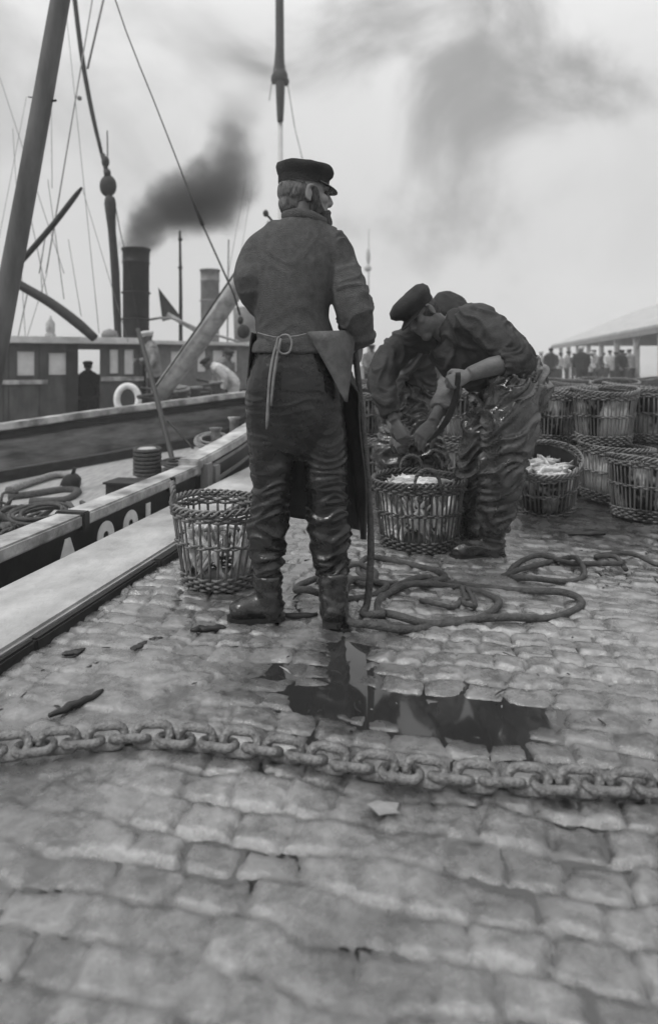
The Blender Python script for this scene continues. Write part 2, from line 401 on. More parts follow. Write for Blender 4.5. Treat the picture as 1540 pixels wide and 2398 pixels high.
# ------------------------------------------------------------------ people
def add_head(mb, M, beard=False):
    o = mb.M; mb.M = M
    mb.ell((0, -.008, .045), (.076, .097, .084)); mb.ell((0, .035, -.03), (.06, .062, .078)); mb.ell((0, .068, -.088), (.03, .028, .026))
    mb.tube([(0, .086, .035), (0, .103, .008), (0, .112, -.012)], [.009, .012, .013], 8); mb.ell((0, .103, -.014), (.018, .016, .012), 10, 6)
    mb.ell((0, .08, .046), (.052, .02, .012), 12, 6)
    for s in (-1, 1):
        mb.ell((s * .04, .062, -.005), (.024, .026, .024), 10, 6)
        mb.ell((s * .077, -.004, .0), (.010, .016, .026), 10, 8); mb.tube([(s * .083, .006 - .019 * math.sin(a_), .004 + .031 * math.cos(a_)) for a_ in np.linspace(-.5, 3.1, 9)], [.006] * 9, 8)
    mb.ell((0, .09, -.043), (.025, .012, .007), 10, 6); mb.ell((0, .088, -.056), (.022, .012, .008), 10, 6)
    mb.tube([(0, -.02, -.02), (0, -.03, -.10), (0, -.045, -.17)], [.058, .058, .066], 14, ref=(1, 0, 0))
    mb.M = o
def add_hand(mb, wrist, fdir, back, curl=.5, side=1, s=1.0, spread=.1):
    """palm, four unequal bent fingers and a thumb leaving the side of the palm; back = direction of the back of the hand"""
    f = Vector(fdir).normalized(); b = Vector(back); b = (b - f * b.dot(f)).normalized(); x = f.cross(b) * side
    w = Vector(wrist)
    mb.tube([w - f * .02, w + f * .015, w + f * .055 * s, w + f * .098 * s], [(.030 * s, .021 * s), (.032 * s, .018 * s), (.041 * s, .016 * s), (.040 * s, .013 * s)], 12, 3, ref=x)
    for i, (off, ln) in enumerate(((.03, .078), (.010, .088), (-.011, .082), (-.031, .064))):
        p = w + (f * (.094 - abs(i - 1.3) * .004) + x * off) * s
        d = (f + x * (off * spread * 22)).normalized(); ang = 0; pts = [p - d * .01]; rr = [.0105 * s]
        for k, (fr, bend) in enumerate(((.45, .8), (.32, 1.1), (.23, .8))):
            ang += curl * bend * (1 + .12 * i); q = (d * math.cos(ang) - b * math.sin(ang)).normalized()
            pts.append(pts[-1] + q * ln * fr * s); rr.append((.0098 - .0011 * k) * s)
        mb.tube(pts, rr, 8, 3); mb.ell(pts[-1], (rr[-1],) * 3, 8, 6)
    p = w + (f * .03 + x * .03) * s; q1 = (f * .75 + x * .75 - b * .25).normalized(); q2 = (f * 1.0 + x * (.35 - .5 * curl) - b * (.2 + .8 * curl)).normalized()
    pts = [p - q1 * .012, p + q1 * .038 * s, p + q1 * .038 * s + q2 * .03 * s, p + q1 * .038 * s + q2 * .056 * s]
    mb.tube(pts, [.016 * s, .013 * s, .011 * s, .009 * s], 8, 3); mb.ell(pts[-1], (.009 * s,) * 3, 8, 6)
def add_eyes(root, M):
    for s in (-1, 1):
        e = MB(M); e.ell((s * .033, .079, .022), (.013, .009, .008), 10, 8); obj('eye', e, EYE, root)
def add_cap(root, M, m, flat=True, label=None):
    c = MB(M)
    if flat:                                                    # peaked cap with a stiff flat crown
        prof = [(.084, .102, .050, 0), (.085, .103, .078, 0), (.087, .105, .082, .0), (.097, .113, .094, .003), (.102, .117, .110, .003), (.099, .113, .124, .002), (.08, .095, .131, 0), (.02, .03, .134, 0)]
    else:                                                       # soft cloth cap pulled forward
        prof = [(.083, .102, .036, 0), (.088, .107, .055, .004), (.104, .126, .075, .012), (.110, .136, .098, .016), (.100, .124, .122, .014), (.07, .09, .138, .008), (.02, .03, .142, .006)]
    n = 32; rows = []
    for a, b, z, dy in prof:
        rows.append([Vector((a * math.cos(2 * math.pi * k / n), -.004 + dy + b * math.sin(2 * math.pi * k / n), z - .02 * (b * math.sin(2 * math.pi * k / n)) + (0.002 * math.sin(5 * k) if z > .09 else 0))) for k in range(n)])
    c.grid(rows, True); c.add(rows[-1], [tuple(range(n))])
    cap = obj('cap', c, m, root)
    v = MB(M); top = []; bot = []
    for k in range(13):
        a = math.pi * (.12 + .76 * k / 12); cx, sy = math.cos(a), math.sin(a)
        inn = Vector((.084 * cx, -.004 + .102 * sy, (.058 if flat else .045) - .002 * sy)); out = Vector((.088 * cx, -.0 + (.102 + (.034 if flat else .05) * math.sin(math.pi * k / 12) ** .7) * sy, (.058 if flat else .043) - .022 * math.sin(math.pi * k / 12)))
        top.append((inn, out)); bot.append((inn - Vector((0, 0, .006)), out - Vector((0, 0, .006))))
    v.grid([[t[0] for t in top], [t[1] for t in top], [t[1] for t in bot], [t[0] for t in bot], [t[0] for t in top]])
    obj('visor', v, LEATHER if flat else m, cap)
def boot(root, ankle, toe, shaft_top, ra=.05, m=None, voxel=.007, fold=.006):
    mb = MB(); a = Vector(ankle); t = Vector(toe); a0 = Vector((a.x, a.y, 0)); d = Vector((t.x - a.x, t.y - a.y, 0)); L = d.length; d.normalize(); sd = d.cross(Vector((0, 0, 1)))
    gz = lambda q, z: Vector((q.x, q.y, z))
    mb.tube([Vector(shaft_top), a + Vector((0, 0, .03)), a0 - d * .005 + Vector((0, 0, .07)), a0 - d * .01 + Vector((0, 0, .012))], [ra * 1.12, ra, ra * .98, ra * .86], 16, 4, ref=d)
    mb.tube([a0 - d * .055 + Vector((0, 0, .035)), a0 + Vector((0, 0, .055)), a0 + d * L * .5 + Vector((0, 0, .048)), a0 + d * L * .8 + Vector((0, 0, .038)), a0 + d * L + Vector((0, 0, .03))],
            [(.03, .03), (.046, .052), (.047, .046), (.047, .036), (.024, .022)], 16, 4, ref=sd)
    b = fuse('boot', mb, m or LEATHER, root, voxel, 3, folds(fold, (9, 9, 26), 3.3))
    s = MB(); out = []
    for f, wd in ((-.066, .02), (-.05, .036), (0, .041), (L * .28, .039), (L * .55, .047), (L * .82, .045), (L * 1.0, .027), (L * 1.07, .008)):
        out.append((a0 + d * f + sd * wd, a0 + d * f - sd * wd))
    ring = [o[0] for o in out] + [o[1] for o in reversed(out)]
    n = len(ring); s.add([gz(q, .0) for q in ring] + [gz(q, .018) for q in ring], [tuple(range(n)), tuple(range(n, 2 * n))] + [(i, (i + 1) % n, n + (i + 1) % n, n + i) for i in range(n)])
    obj('sole', s, BLACKP, b, smooth=False)
    return b

# ---- the standing fisherman (centre), seen from behind, head turned to the right
D0 = 2.52
man = thing('person', 'bearded fisherman in peaked cap and tied apron standing with his back turned, holding a rope', 'person', (-.13, D0, 0))
HM = frame(P(712, 464, D0 + .02), (.95, .31, -.04), (0.03, 0, 1), 1.0)
b = MB(); add_head(b, HM)
cx = lambda px, py, D=D0: P(px, py, D)
b.tube([cx(706, 520), cx(695, 600), cx(678, 720), cx(690, 800), cx(690, 900)], [.055, .11, .10, .1, .11], 16, 3, ref=(1, 0, 0))
for hx, kx, ax in ((640, 636, 626), (750, 764, 778)):
    b.tube([cx(hx, 900), cx(kx, 1130), cx(ax, 1380)], [.07, .05, .04], 12)
b.tube([cx(620, 575), cx(585, 668, 2.47), cx(640, 750, 2.72)], [.05, .042, .032], 12); add_hand(b, cx(650, 755, 2.73), (.8, .4, 0), (0, 1, .2), .5, -1)
b.tube([cx(765, 570), cx(825, 715, 2.5), cx(838, 795, 2.57)], [.05, .044, .032], 12)
add_hand(b, cx(838, 797, 2.575), (-.1, .35, -.9), (.75, -.6, -.1), 1.0, 1, 1.0)
fuse('body', b, SKIN, man, .005, 2)
add_eyes(man, HM)
h = MB(HM); h.ell((0, -.022, .020), (.080, .088, .07)); h.ell((0, -.05, -.03), (.06, .052, .05))
fuse('hair', h, HAIRG, man, .005, 2, lambda p, n: .004 * noise.noise(Vector((p.x * 110, p.y * 110, p.z * 50))))
h = MB(HM); h.ell((0, .058, -.078), (.055, .052, .05)); h.ell((0, .088, -.05), (.034, .022, .012)); h.ell((0, .066, -.118), (.044, .046, .036)); h.ell((0, .09, -.095), (.034, .028, .036))
for s in (-1, 1):
    h.tube([(s * .071, .022, .035), (s * .069, .026, -.02), (s * .055, .04, -.07)], [(.007, .012), (.013, .024), (.02, .034)], 10, 3)
fuse('beard', h, BEARD, man, .005, 2, lambda p, n: .007 * noise.noise(Vector((p.x * 60, p.y * 60, p.z * 35))))
add_cap(man, HM, WOOLD, True)
# jersey: torso, two baggy sleeves, turned-up collar
j = MB()
def ring(px0, px1, py, b_, D=D0): return cx((px0 + px1) / 2, py, D), ((px1 - px0) / 2 * D / F, b_)
rows = [ring(668, 752, 505, .062), ring(645, 772, 530, .085), ring(612, 785, 560, .112), ring(590, 790, 600, .128), ring(584, 782, 650, .138), ring(588, 775, 700, .138), ring(598, 770, 750, .132), ring(599, 782, 788, .131), ring(590, 792, 808, .142), ring(585, 797, 828, .147)]
j.tube([r[0] for r in rows], [r[1] for r in rows], 28, 3, ref=(1, 0, 0))
j.tube([cx(640, 560), cx(607, 590), cx(590, 632, 2.5), cx(587, 668, 2.47), cx(612, 712, 2.6), cx(645, 752, 2.72)], [.06, .068, .066, .062, .058, .045], 18, 4)
j.tube([cx(745, 555), cx(778, 578), cx(798, 630, 2.52), cx(815, 680, 2.49), cx(828, 722, 2.47), cx(836, 762, 2.50), cx(846, 800, 2.55)], [.062, .068, .070, .076, .075, .068, .055], 20, 4)
j.ell(cx(850, 800, 2.55), (.053, .05, .018), 16, 8)
fj = folds(.004, (5, 5, 9), 1.0, .9, fine=.5)
fs = folds(.009, (7, 7, 17), 5.0, 1.4)
fuse('jersey', j, WOOL, man, .007, 4, lambda p, n: (fs(p, n) if p.x > .03 else fj(p, n) * .8))
c = MB(); cc = cx(712, 512, D0 + .005)
c.tube([cc + Vector((.078 * math.cos(a), .072 * math.sin(a), -.012 * math.cos(a) + .004 * math.sin(3 * a))) for a in np.linspace(0, 2 * math.pi, 24, endpoint=False)], [(.021, .013)] * 24, 10, closed=True, ref=(0, 0, 1))
obj('collar', c, WOOL, man)
# oilskin trousers, fused from pelvis and two creased legs
t = MB()
rows = [ring(608, 776, 790, .115), ring(595, 788, 830, .132), ring(578, 802, 890, .148), ring(574, 808, 950, .145), ring(582, 803, 1000, .13), ring(600, 790, 1045, .10), ring(640, 750, 1075, .05)]
t.tube([r[0] for r in rows], [r[1] for r in rows], 28, 3, ref=(1, 0, 0))
rows = [ring(574, 692, 960, .105), ring(580, 690, 1030, .1), ring(586, 687, 1090, .09), ring(590, 682, 1140, .088), ring(589, 675, 1180, .085), ring(581, 674, 1225, .083), ring(587, 667, 1280, .074), ring(594, 660, 1325, .064), ring(599, 657, 1368, .056)]
t.tube([r[0] for r in rows], [r[1] for r in rows], 24, 4, ref=(1, 0, 0))
rows = [ring(690, 808, 960, .105), ring(703, 812, 1030, .1), ring(712, 814, 1090, .09), ring(714, 816, 1140, .088), ring(718, 819, 1190, .085), ring(722, 821, 1245, .08), ring(733, 816, 1290, .068), ring(743, 813, 1340, .06), ring(748, 809, 1372, .056)]
t.tube([r[0] for r in rows], [r[1] for r in rows], 24, 4, ref=(1, 0, 0))
fl = folds(.018, (6, 6, 26), 8.0, .9, .1, .85)
fuse('trousers', t, OIL, man, .0055, 3, fl)
boot(man, cx(628, 1395, 2.5) , G(536, 1446, .02) + Vector((.0, .02, 0)), cx(628, 1345, 2.5), .052)
boot(man, cx(779, 1395, 2.47), Vector((.035, 2.70, 0)), cx(779, 1345, 2.48), .052)
# apron: a sheet round the front with its right edge wrapped to the back
A0, A1 = MB(), MB()
def apron_rows():
    rows = []
    for i in range(41):
        f = i / 40; py = 779 + (1246 - 779) * f; z = CH - (py - HY) * D0 / F
        ctr = Vector((cx(690, py).x + .008 * f, D0, 0)); rx = .172 + .065 * min(1, f * 3) + .04 * f; rxl = .172 + .02 * min(1, f * 3); ry = .158 + .06 * f
        a_r = R(-62) + (R(62) * min(1, f / .33) if f < .33 else R(62) + R(4) * (f - .33))         # right edge, degrees from +X
        a_l = R(196) if f < .2 else R(196) - R(110) * min(.45, f - .2)
        row = []
        for k in range(49):
            a = a_r + (a_l - a_r) * k / 48
            wv = .010 * f * math.sin(a * 7 + 3 * f) + .006 * math.sin(a * 13 + f * 9)
            p = ctr + Vector((math.cos(a) * ((rx if math.cos(a) > 0 else rxl) + wv), math.sin(a) * (ry + wv), z + (-.02 * math.sin(a * 2) * f - (.03 if k < 4 and i == 40 else 0))))
            row.append(p)
        rows.append(row)
    return rows
ar = apron_rows(); A0.grid(ar)
ap = obj('apron', A0, APRON, man); so_ = ap.modifiers.new('thick', 'SOLIDIFY'); so_.thickness = .006; so_.offset = -1
# the folded-over apron corner behind the hip, coloured paler for the light it catches
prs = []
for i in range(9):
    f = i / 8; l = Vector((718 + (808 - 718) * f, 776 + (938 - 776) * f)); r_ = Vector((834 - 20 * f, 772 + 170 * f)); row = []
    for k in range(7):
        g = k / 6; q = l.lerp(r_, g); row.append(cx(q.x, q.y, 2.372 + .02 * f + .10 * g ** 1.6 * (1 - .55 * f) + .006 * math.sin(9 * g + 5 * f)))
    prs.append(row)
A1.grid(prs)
fl_ = obj('apron_flap', A1, CANVAS_LIT, man); so_ = fl_.modifiers.new('thick', 'SOLIDIFY'); so_.thickness = .005
tie = MB(); yb = 2.372
tie.tube([cx(604, 779, 2.44), cx(625, 785, 2.385), cx(652, 790, yb), cx(690, 787, yb - .003), cx(718, 781, 2.378)], .0026, 6, 3)
tie.tube([cx(655, 789, yb - .004) + Vector((dx, -.004 * i, dz)) for i, (dx, dz) in enumerate([(0, 0), (.014, .008), (.034, .004), (.045, -.022), (.036, -.055), (.012, -.062), (-.006, -.045), (-.006, -.015), (0, 0)])], .0042, 6, 4)
tie.tube([cx(652, 790, yb - .004), cx(641, 830, 2.36), cx(632, 880, 2.352), cx(628, 930, 2.35), cx(626, 975, 2.352), cx(624, 1005, 2.36)], [.005, .006, .0055, .005, .006, .003], 6, 3)
tie.tube([cx(657, 792, yb - .004), cx(648, 840, 2.355), cx(640, 890, 2.35), cx(634, 950, 2.348)], [.005, .006, .0055, .004], 6, 3)
obj('apron_string', tie, STRING, man)

# ---- the man bending over the near full basket
D1 = 3.3
bm1 = thing('person', 'man in soft cloth cap and dark shirt bending over the full basket, forearm bare', 'person', P(1180, 1300, 3.33))
HB = frame(P(990, 738, 3.28), (-.66, -.50, -.62), (-.42, .1, .88), 1.0)
b = MB(); add_head(b, HB)
p = lambda px, py, D=D1: P(px, py, D)
b.tube([p(1040, 752), p(1090, 775), p(1150, 825), p(1200, 885)], [.06, .11, .1, .11], 14, 3)
b.tube([p(1130, 765, 3.14), p(1206, 838, 3.0), p(1150, 858, 2.97), p(1098, 876, 2.96)], [.058, .05, .045, .034], 14, 3)
add_hand(b, p(1098, 877, 2.96), (-.85, -.1, -.35), (-.25, -.75, .5), 1.25, 1, 1.05)
b.tube([p(965, 800, 3.45), p(897, 890, 3.38), p(925, 985, 3.3)], [.05, .042, .032], 12, 3)
add_hand(b, p(925, 985, 3.3), (.3, -.1, -.8), (-.6, -.6, 0), .5, 1)
b.tube([p(1200, 890, 3.25), p(1180, 1070, 3.2), p(1160, 1240, 3.27)], [.08, .055, .045], 12)
b.tube([p(1165, 895, 3.5), p(1112, 1060, 3.55), p(1104, 1210, 3.62)], [.08, .055, .045], 12)
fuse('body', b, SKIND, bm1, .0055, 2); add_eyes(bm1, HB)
h = MB(HB); h.ell((0, -.02, .014), (.080, .088, .062)); h.ell((0, -.045, -.02), (.06, .05, .05))
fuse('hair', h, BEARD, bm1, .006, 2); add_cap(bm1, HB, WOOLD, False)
j = MB()
j.tube([p(1046, 750), p(1072, 768, 3.28), p(1115, 790), p(1165, 832), p(1205, 880, 3.35), p(1225, 905, 3.36)], [(.085, .07), (.13, .12), (.165, .155), (.165, .15), (.15, .14), (.13, .12)], 22, 4, ref=(.5, -.8, .1))
j.tube([p(1085, 748, 3.2), p(1130, 758, 3.12), p(1172, 798, 3.04), p(1210, 838, 2.98), p(1172, 852, 2.96)], [.085, .088, .08, .07, .056], 18, 4)
j.tube([p(1030, 790, 3.38), p(962, 795, 3.44), p(915, 838, 3.42), p(893, 885, 3.37), p(903, 935, 3.33), p(918, 970, 3.31)], [.08, .086, .082, .074, .066, .052], 18, 4)
j.tube([p(1035, 800, 3.33), p(1075, 840, 3.33), p(1130, 885, 3.36)], [.1, .12, .1], 14, 3)
fuse('shirt', j, SHIRT, bm1, .008, 3, folds(.011, (7, 7, 16), 2.0, 1.4))
rt = Matrix.Rotation(R(40), 3, 'Y')
t = MB()
t.tube([p(1160, 850, 3.34), p(1195, 870, 3.34), p(1218, 905, 3.34), p(1210, 960, 3.33)], [(.11, .12), (.145, .15), (.15, .16), (.13, .14)], 22, 4, ref=(.5, -.8, .1))
t.tube([p(1208, 900, 3.25), p(1195, 980, 3.2), p(1183, 1060, 3.18), p(1172, 1130, 3.2), p(1162, 1190, 3.25), p(1157, 1232, 3.28)], [.135, .138, .118, .108, .092, .074], 22, 4)
t.tube([p(1170, 895, 3.5), p(1140, 980, 3.5), p(1116, 1060, 3.52), p(1108, 1130, 3.56), p(1103, 1195, 3.62)], [.13, .12, .1, .09, .075], 20, 4)
fuse('trousers', t, OILG, bm1, .008, 3, folds(.019, (5, 5, 24), 4.0, .7, rot=rt))
boot(bm1, p(1152, 1268, 3.3), G(1058, 1292, .03) + Vector((0, 0, 0)), p(1157, 1200, 3.27), .062, LEATHER, .008, .008)
boot(bm1, p(1102, 1222, 3.64), G(1052, 1228, .03) + Vector((0, -.02, 0)), p(1103, 1160, 3.6), .056, LEATHER, .009, .008)
o = MB(); o.tube([p(1072, 872, 2.92), p(1070, 905, 2.93), p(1062, 945, 2.95), p(1045, 985, 2.97), p(1022, 1015, 3.0), p(1000, 1035, 3.02)], [(.012, .008), (.014, .007), (.016, .006), (.016, .006), (.013, .005), (.006, .004)], 10, 4, ref=(1, 0, 0))
tag(obj('strap', o, BLACKP), 'dark leather strap hanging from the fist of the bending man', 'strap')

# ---- the second man, behind him
D2 = 3.85
bm2 = thing('person', 'man half hidden behind the bending man, only his cap, arm and wet oilskin legs showing', 'person', P(960, 1240, 4.05))
HC = frame(P(1045, 744, 3.95), (.1, -.75, -.6), (.1, -.4, .9), 1.0)
b = MB(); add_head(b, HC); p = lambda px, py, D=D2: P(px, py, D)
b.tube([p(1040, 760, 4.0), p(1020, 800, 4.1), p(990, 870, 4.2), p(960, 930, 4.25)], [.06, .1, .1, .1], 12, 3)
b.tube([p(1030, 800, 3.95), p(1052, 900, 3.75), p(1012, 990, 3.55)], [.05, .045, .034], 12, 3)
add_hand(b, p(1014, 988, 3.55), (-.62, -.2, -.65), (-.4, -.75, .5), .45, -1, 1.15, .25)
b.tube([p(950, 820, 4.1), p(905, 920, 3.95), p(925, 1010, 3.8)], [.05, .045, .034], 12, 3)
add_hand(b, p(925, 1010, 3.8), (.3, -.3, -.8), (-.3, -.8, 0), .5, 1)
for kx, ax in ((925, 922), (1000, 1005)): b.tube([p(965, 950, 4.25), p(kx, 1060, 4.0), p(ax, 1200, 4.1)], [.08, .06, .05], 12)
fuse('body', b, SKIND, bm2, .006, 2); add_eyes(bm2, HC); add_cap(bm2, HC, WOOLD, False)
j = MB()
j.tube([p(1040, 765, 4.0), p(1022, 795, 4.1), p(995, 860, 4.2), p(960, 930, 4.25)], [(.1, .08), (.18, .13), (.19, .14), (.16, .13)], 20, 3, ref=(1, 0, 0))
j.tube([p(1020, 790, 4.0), p(1048, 840, 3.88), p(1055, 900, 3.75), p(1030, 960, 3.62)], [.08, .08, .07, .055], 16, 3)
j.tube([p(990, 810, 4.1), p(945, 850, 4.05), p(905, 920, 3.95), p(915, 985, 3.85)], [.09, .08, .07, .06], 16, 3)
fuse('jacket', j, mat('grey_oilskin', .075, .5, .4, 12, .3, 60, .5), bm2, .009, 3, folds(.016, (6, 6, 16), 6.0, 1.2))
t = MB(); t.tube([p(975, 900, 4.25), p(962, 950, 4.25), p(962, 990, 4.2)], [.17, .18, .16], 20, 3, ref=(1, 0, 0))
for kx, ax in ((925, 922), (1000, 1005)):
    t.tube([p(960, 960, 4.22), p(kx, 1050, 3.98), p(ax, 1130, 4.04), p(ax, 1200, 4.1)], [.13, .125, .1, .08], 18, 3)
    boot(bm2, P(ax, 1205, 4.1), P(ax - 12, 1230, 3.88), P(ax, 1170, 4.09), .058, LEATHER, .01)
fuse('trousers', t, OILG, bm2, .009, 3, folds(.022, (6, 6, 17), 9.0, 1.4))

# ------------------------------------------------------------------ baskets
def fish_mb(mb, c, d, L, up=(0, 0, 1)):
    d = Vector(d).normalized(); c = Vector(c)
    side = d.cross(Vector(up)); side = side.normalized() if side.length > .05 else d.orthogonal().normalized()
    mb.tube([c - d * L * .5, c - d * L * .38, c - d * L * .1, c + d * L * .22, c + d * L * .36, c + d * L * .42, c + d * L * .52], [(L * .02, L * .01), (L * .07, L * .035), (L * .115, L * .055), (L * .075, L * .035), (L * .028, L * .012), (L * .05, L * .006), (L * .1, L * .004)], 8, 2, ref=side.cross(d))
def basket_parts(root, m, mr, r0=.195, r1=.24, h=.36, nst=46, fill=.93, seed=0, handles=((90, 1), (270, 1)), flip=1):
    rnd = random.Random(seed); rad = lambda z: r0 + (r1 - r0) * (z / h) ** .85
    w = MB()
    for k in range(nst):
        a = 2 * math.pi * (k + rnd.uniform(-.13, .13)) / nst
        rr = rnd.uniform(.004, .0062)
        for q in (-.009, .009):
            aa = a + q
            w.tube([((rad(z) + .003 * math.sin(9 * z + k)) * math.cos(aa + .02 * math.sin(7 * z + k)), (rad(z)) * math.sin(aa + .02 * math.sin(7 * z + k)), z) for z in np.linspace(.0, h, 5)], rr * .8, 5)
    body = obj('stakes', w, m, root)
    def weave(name, zs, r=.0065, mm=m):
        q = MB()
        for i, z in enumerate(zs):
            pts = []
            for k in range(nst * 4):
                a = 2 * math.pi * k / (nst * 4)
                pts.append(((rad(z) + .010 * math.cos(a * nst / 2 + math.pi * i)) * math.cos(a), (rad(z) + .010 * math.cos(a * nst / 2 + math.pi * i)) * math.sin(a), z + .003 * math.sin(3 * a + i)))
            q.tube(pts, r, 6, closed=True)
        return obj(name, q, mm, root)
    weave('base_band', [.008, .021, .034, .047, .060]); weave('middle_band', [.196, .206], .005)
    weave('upper_band', [h - .05, h - .038, h - .026], .0065, mr)
    q = MB()
    for i in range(3):                                           # the plaited rim
        pts = []
        for k in range(120):
            a = 2 * math.pi * k / 120; ph = a * 15 + i * 2.094
            pts.append(((r1 + .002 + .008 * math.cos(ph)) * math.cos(a), (r1 + .002 + .008 * math.cos(ph)) * math.sin(a), h - .004 + .012 * math.sin(ph) + .006 * math.sin(2 * a + nst)))
        q.tube(pts, .0062, 6, closed=True)
    obj('rim', q, mr, root)
    b = MB(); b.lathe([(.001, .014), (r0 - .004, .014), (r0 - .004, .004), (.001, .004)], 24); obj('bottom', b, m, root)
    for ang, up in handles:
        q = MB(); a0 = R(ang)
        for i in range(3):
            pts = []
            for k in range(26):
                f = k / 25; th = math.pi * f; ph = f * 22 + i * 2.094
                al = a0 + .26 * math.cos(th); rr_ = r1 + .004 + .007 * math.cos(ph)
                pts.append((rr_ * math.cos(al), rr_ * math.sin(al), h - .03 + .115 * math.sin(th) ** .6 + .007 * math.sin(ph)))
            q.tube(pts, .0075, 6)
        obj('handle', q, mr, root)
def herring(root_loc, r0, r1, h, fill, seed, label, n=70, group=None):
    """the catch lying inside a basket: fish against the staves and heaped on top"""
    rnd = random.Random(seed); q = MB(Matrix.Translation(root_loc))
    core = [(.002, .03), (r0 * .82, .03), (r0 + (r1 - r0) * fill - .055, h * fill - .03), (.002, h * fill - .01)]
    for i in range(n):
        z = rnd.uniform(.12, h * fill - .08); a = rnd.uniform(0, 6.283); r = r0 + (r1 - r0) * z / h - .042; tw = rnd.uniform(-1, 1)
        fish_mb(q, (r * math.cos(a), r * math.sin(a), z), (-math.sin(a) * tw, math.cos(a) * tw, rnd.choice((-1, 1))), rnd.uniform(.17, .22), (math.cos(a), math.sin(a), .0))
    for i in range(n // 2):
        a = rnd.uniform(0, 6.283); r = (r1 - .13) * math.sqrt(rnd.random()); b = rnd.uniform(0, 6.283)
        fish_mb(q, (r * math.cos(a), r * math.sin(a), h * fill + .012 - r * .06 + rnd.uniform(-.01, .01)), (math.cos(b), math.sin(b), rnd.uniform(-.06, .06)), rnd.uniform(.17, .21))
    o = obj('herring_catch', q, FISH)
    return tag(o, label, 'fish', group, 'stuff')
GB = 'round wicker fish baskets'
WICKA = mat('worn_wicker', 0.12, 0.5, 0.55, 16, 0.5, 90, 0.5)
bA = thing('wicker_basket', 'dark wicker basket standing against the kerb beside the standing fisherman', 'basket', (0, 0, 0), GB)
basket_parts(bA, WICKA, WICKA, .154, .222, .365, 34, seed=4, handles=((195, 1), (15, 1)))
LA = G(503, 1385) + Vector((0, .12, 0)); LA.z = .004; bA.location = LA; bA.rotation_euler = (0, R(2), 0)
WL[bA.name] = LA
herring(LA, .154, .222, .365, .72, 5, 'silver fish showing through the staves of the basket by the kerb', 55)
bB = thing('wicker_basket', 'wicker basket heaped with fish in front of the bending man', 'basket', (0, 0, 0), GB)
basket_parts(bB, WICK, WICK, .2, .25, .365, 48, seed=9, handles=((272, 1), (92, 1)))
LB = P(980, 1272, 3.52); LB.z = .004; bB.location = LB; WL[bB.name] = LB
herring(LB, .2, .25, .365, .9, 6, 'silver fish filling the basket the bending man leans over', 80)
# stacks of empty and full baskets on the right
bC = thing('wicker_basket', 'scaly wicker basket tipped on its side edge at the left of the stacks', 'basket', (0, 0, 0), GB)
basket_parts(bC, WICKD, WICKP, .19, .235, .37, 46, seed=21, handles=())
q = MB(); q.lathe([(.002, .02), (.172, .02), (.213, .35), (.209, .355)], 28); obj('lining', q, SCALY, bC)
q = MB(); q.lathe([(.206, .352), (.164, .03), (.002, .03)], 28); obj('inside', q, mat('dark_lining', .02, .5, .5, 12, .3, 40, .4), bC)  # inner liner nearly black, against the pale outer lining
q = MB(); rnd = random.Random(3)
for i in range(64):
    a = rnd.uniform(0, 6.283); r = .12 * math.sqrt(rnd.random()); b = rnd.uniform(0, 6.283)
    fish_mb(q, (r * math.cos(a), r * math.sin(a), rnd.uniform(.25, .30) + .03 * (1 - r / .12)), (math.cos(b), math.sin(b), rnd.uniform(-.15, .15)), rnd.uniform(.17, .21))
fishC = tag(obj('herring_catch', q, FISH), 'silver herring packed inside the tipped basket', 'fish', 'herring catch in the stacked baskets', 'stuff')
bC.location = P(1272, 1165, 4.35) ; bC.location.z = .03; bC.rotation_euler = (R(14), R(-16), R(30))
fishC.location = bC.location; fishC.rotation_euler = bC.rotation_euler
def stack(px, D, z, label, rz, tilt=(0, 0)):
    q = P(px, 850, D); q.z = z
    d_ = dup(bC, q, (R(tilt[0]), R(tilt[1]), R(rz)), label, group=GB); k_ = 1 + .08 * math.sin(px * 1.7 + z * 9); d_.scale = (k_ * 1.06, k_ * (1.02 + .05 * math.sin(px)), 1.05)
    if z > .3 and round(px) % 3 != 2: dup(fishC, q, (R(tilt[0]), R(tilt[1]), R(rz)), 'herring inside the ' + ' '.join(label.split()[:13]))
stack(1290, 4.95, .0, 'wicker basket directly behind the tipped basket, at the bottom of its stack', 10)
stack(1283, 4.95, .385, 'upper wicker basket beside the hip of the bending man', 70, (2, 3))
stack(1432, 4.6, .02, 'lower wicker basket of the right-hand front stack, white with scales', 130, (3, -3))
stack(1412, 4.75, .42, 'upper wicker basket with open rim on the right-hand front stack', 200, (-4, 2))
stack(1512, 4.15, .0, 'wicker basket cut by the right edge of the photo, nearest of the stacks', 40, (0, 5))
stack(1530, 4.9, .39, 'pale wicker basket at the right edge, resting above another', 90, (4, 4))
stack(1545, 4.95, .0, 'lower wicker basket at the right edge behind the nearest one', 15)
stack(1360, 5.6, .0, 'lower wicker basket in the second row between the two front stacks', 160)
stack(1352, 5.6, .385, 'upper wicker basket in the second row between the two front stacks', 260, (3, 0))
stack(1075, 5.0, .0, 'wicker basket seen between the legs of the bending man and the fish basket', 50)
stack(1062, 5.0, .39, 'upper wicker basket behind the bare forearm of the bending man', 150, (-2, 2))
stack(880, 5.2, .0, 'lower wicker basket just right of the rope behind the apron', 80, (0, 3))
stack(868, 5.3, .39, 'upper wicker basket just right of the rope behind the apron', 10, (4, 0))
stack(945, 6.0, .0, 'wicker basket behind the oilskin legs of the half hidden man', 220)
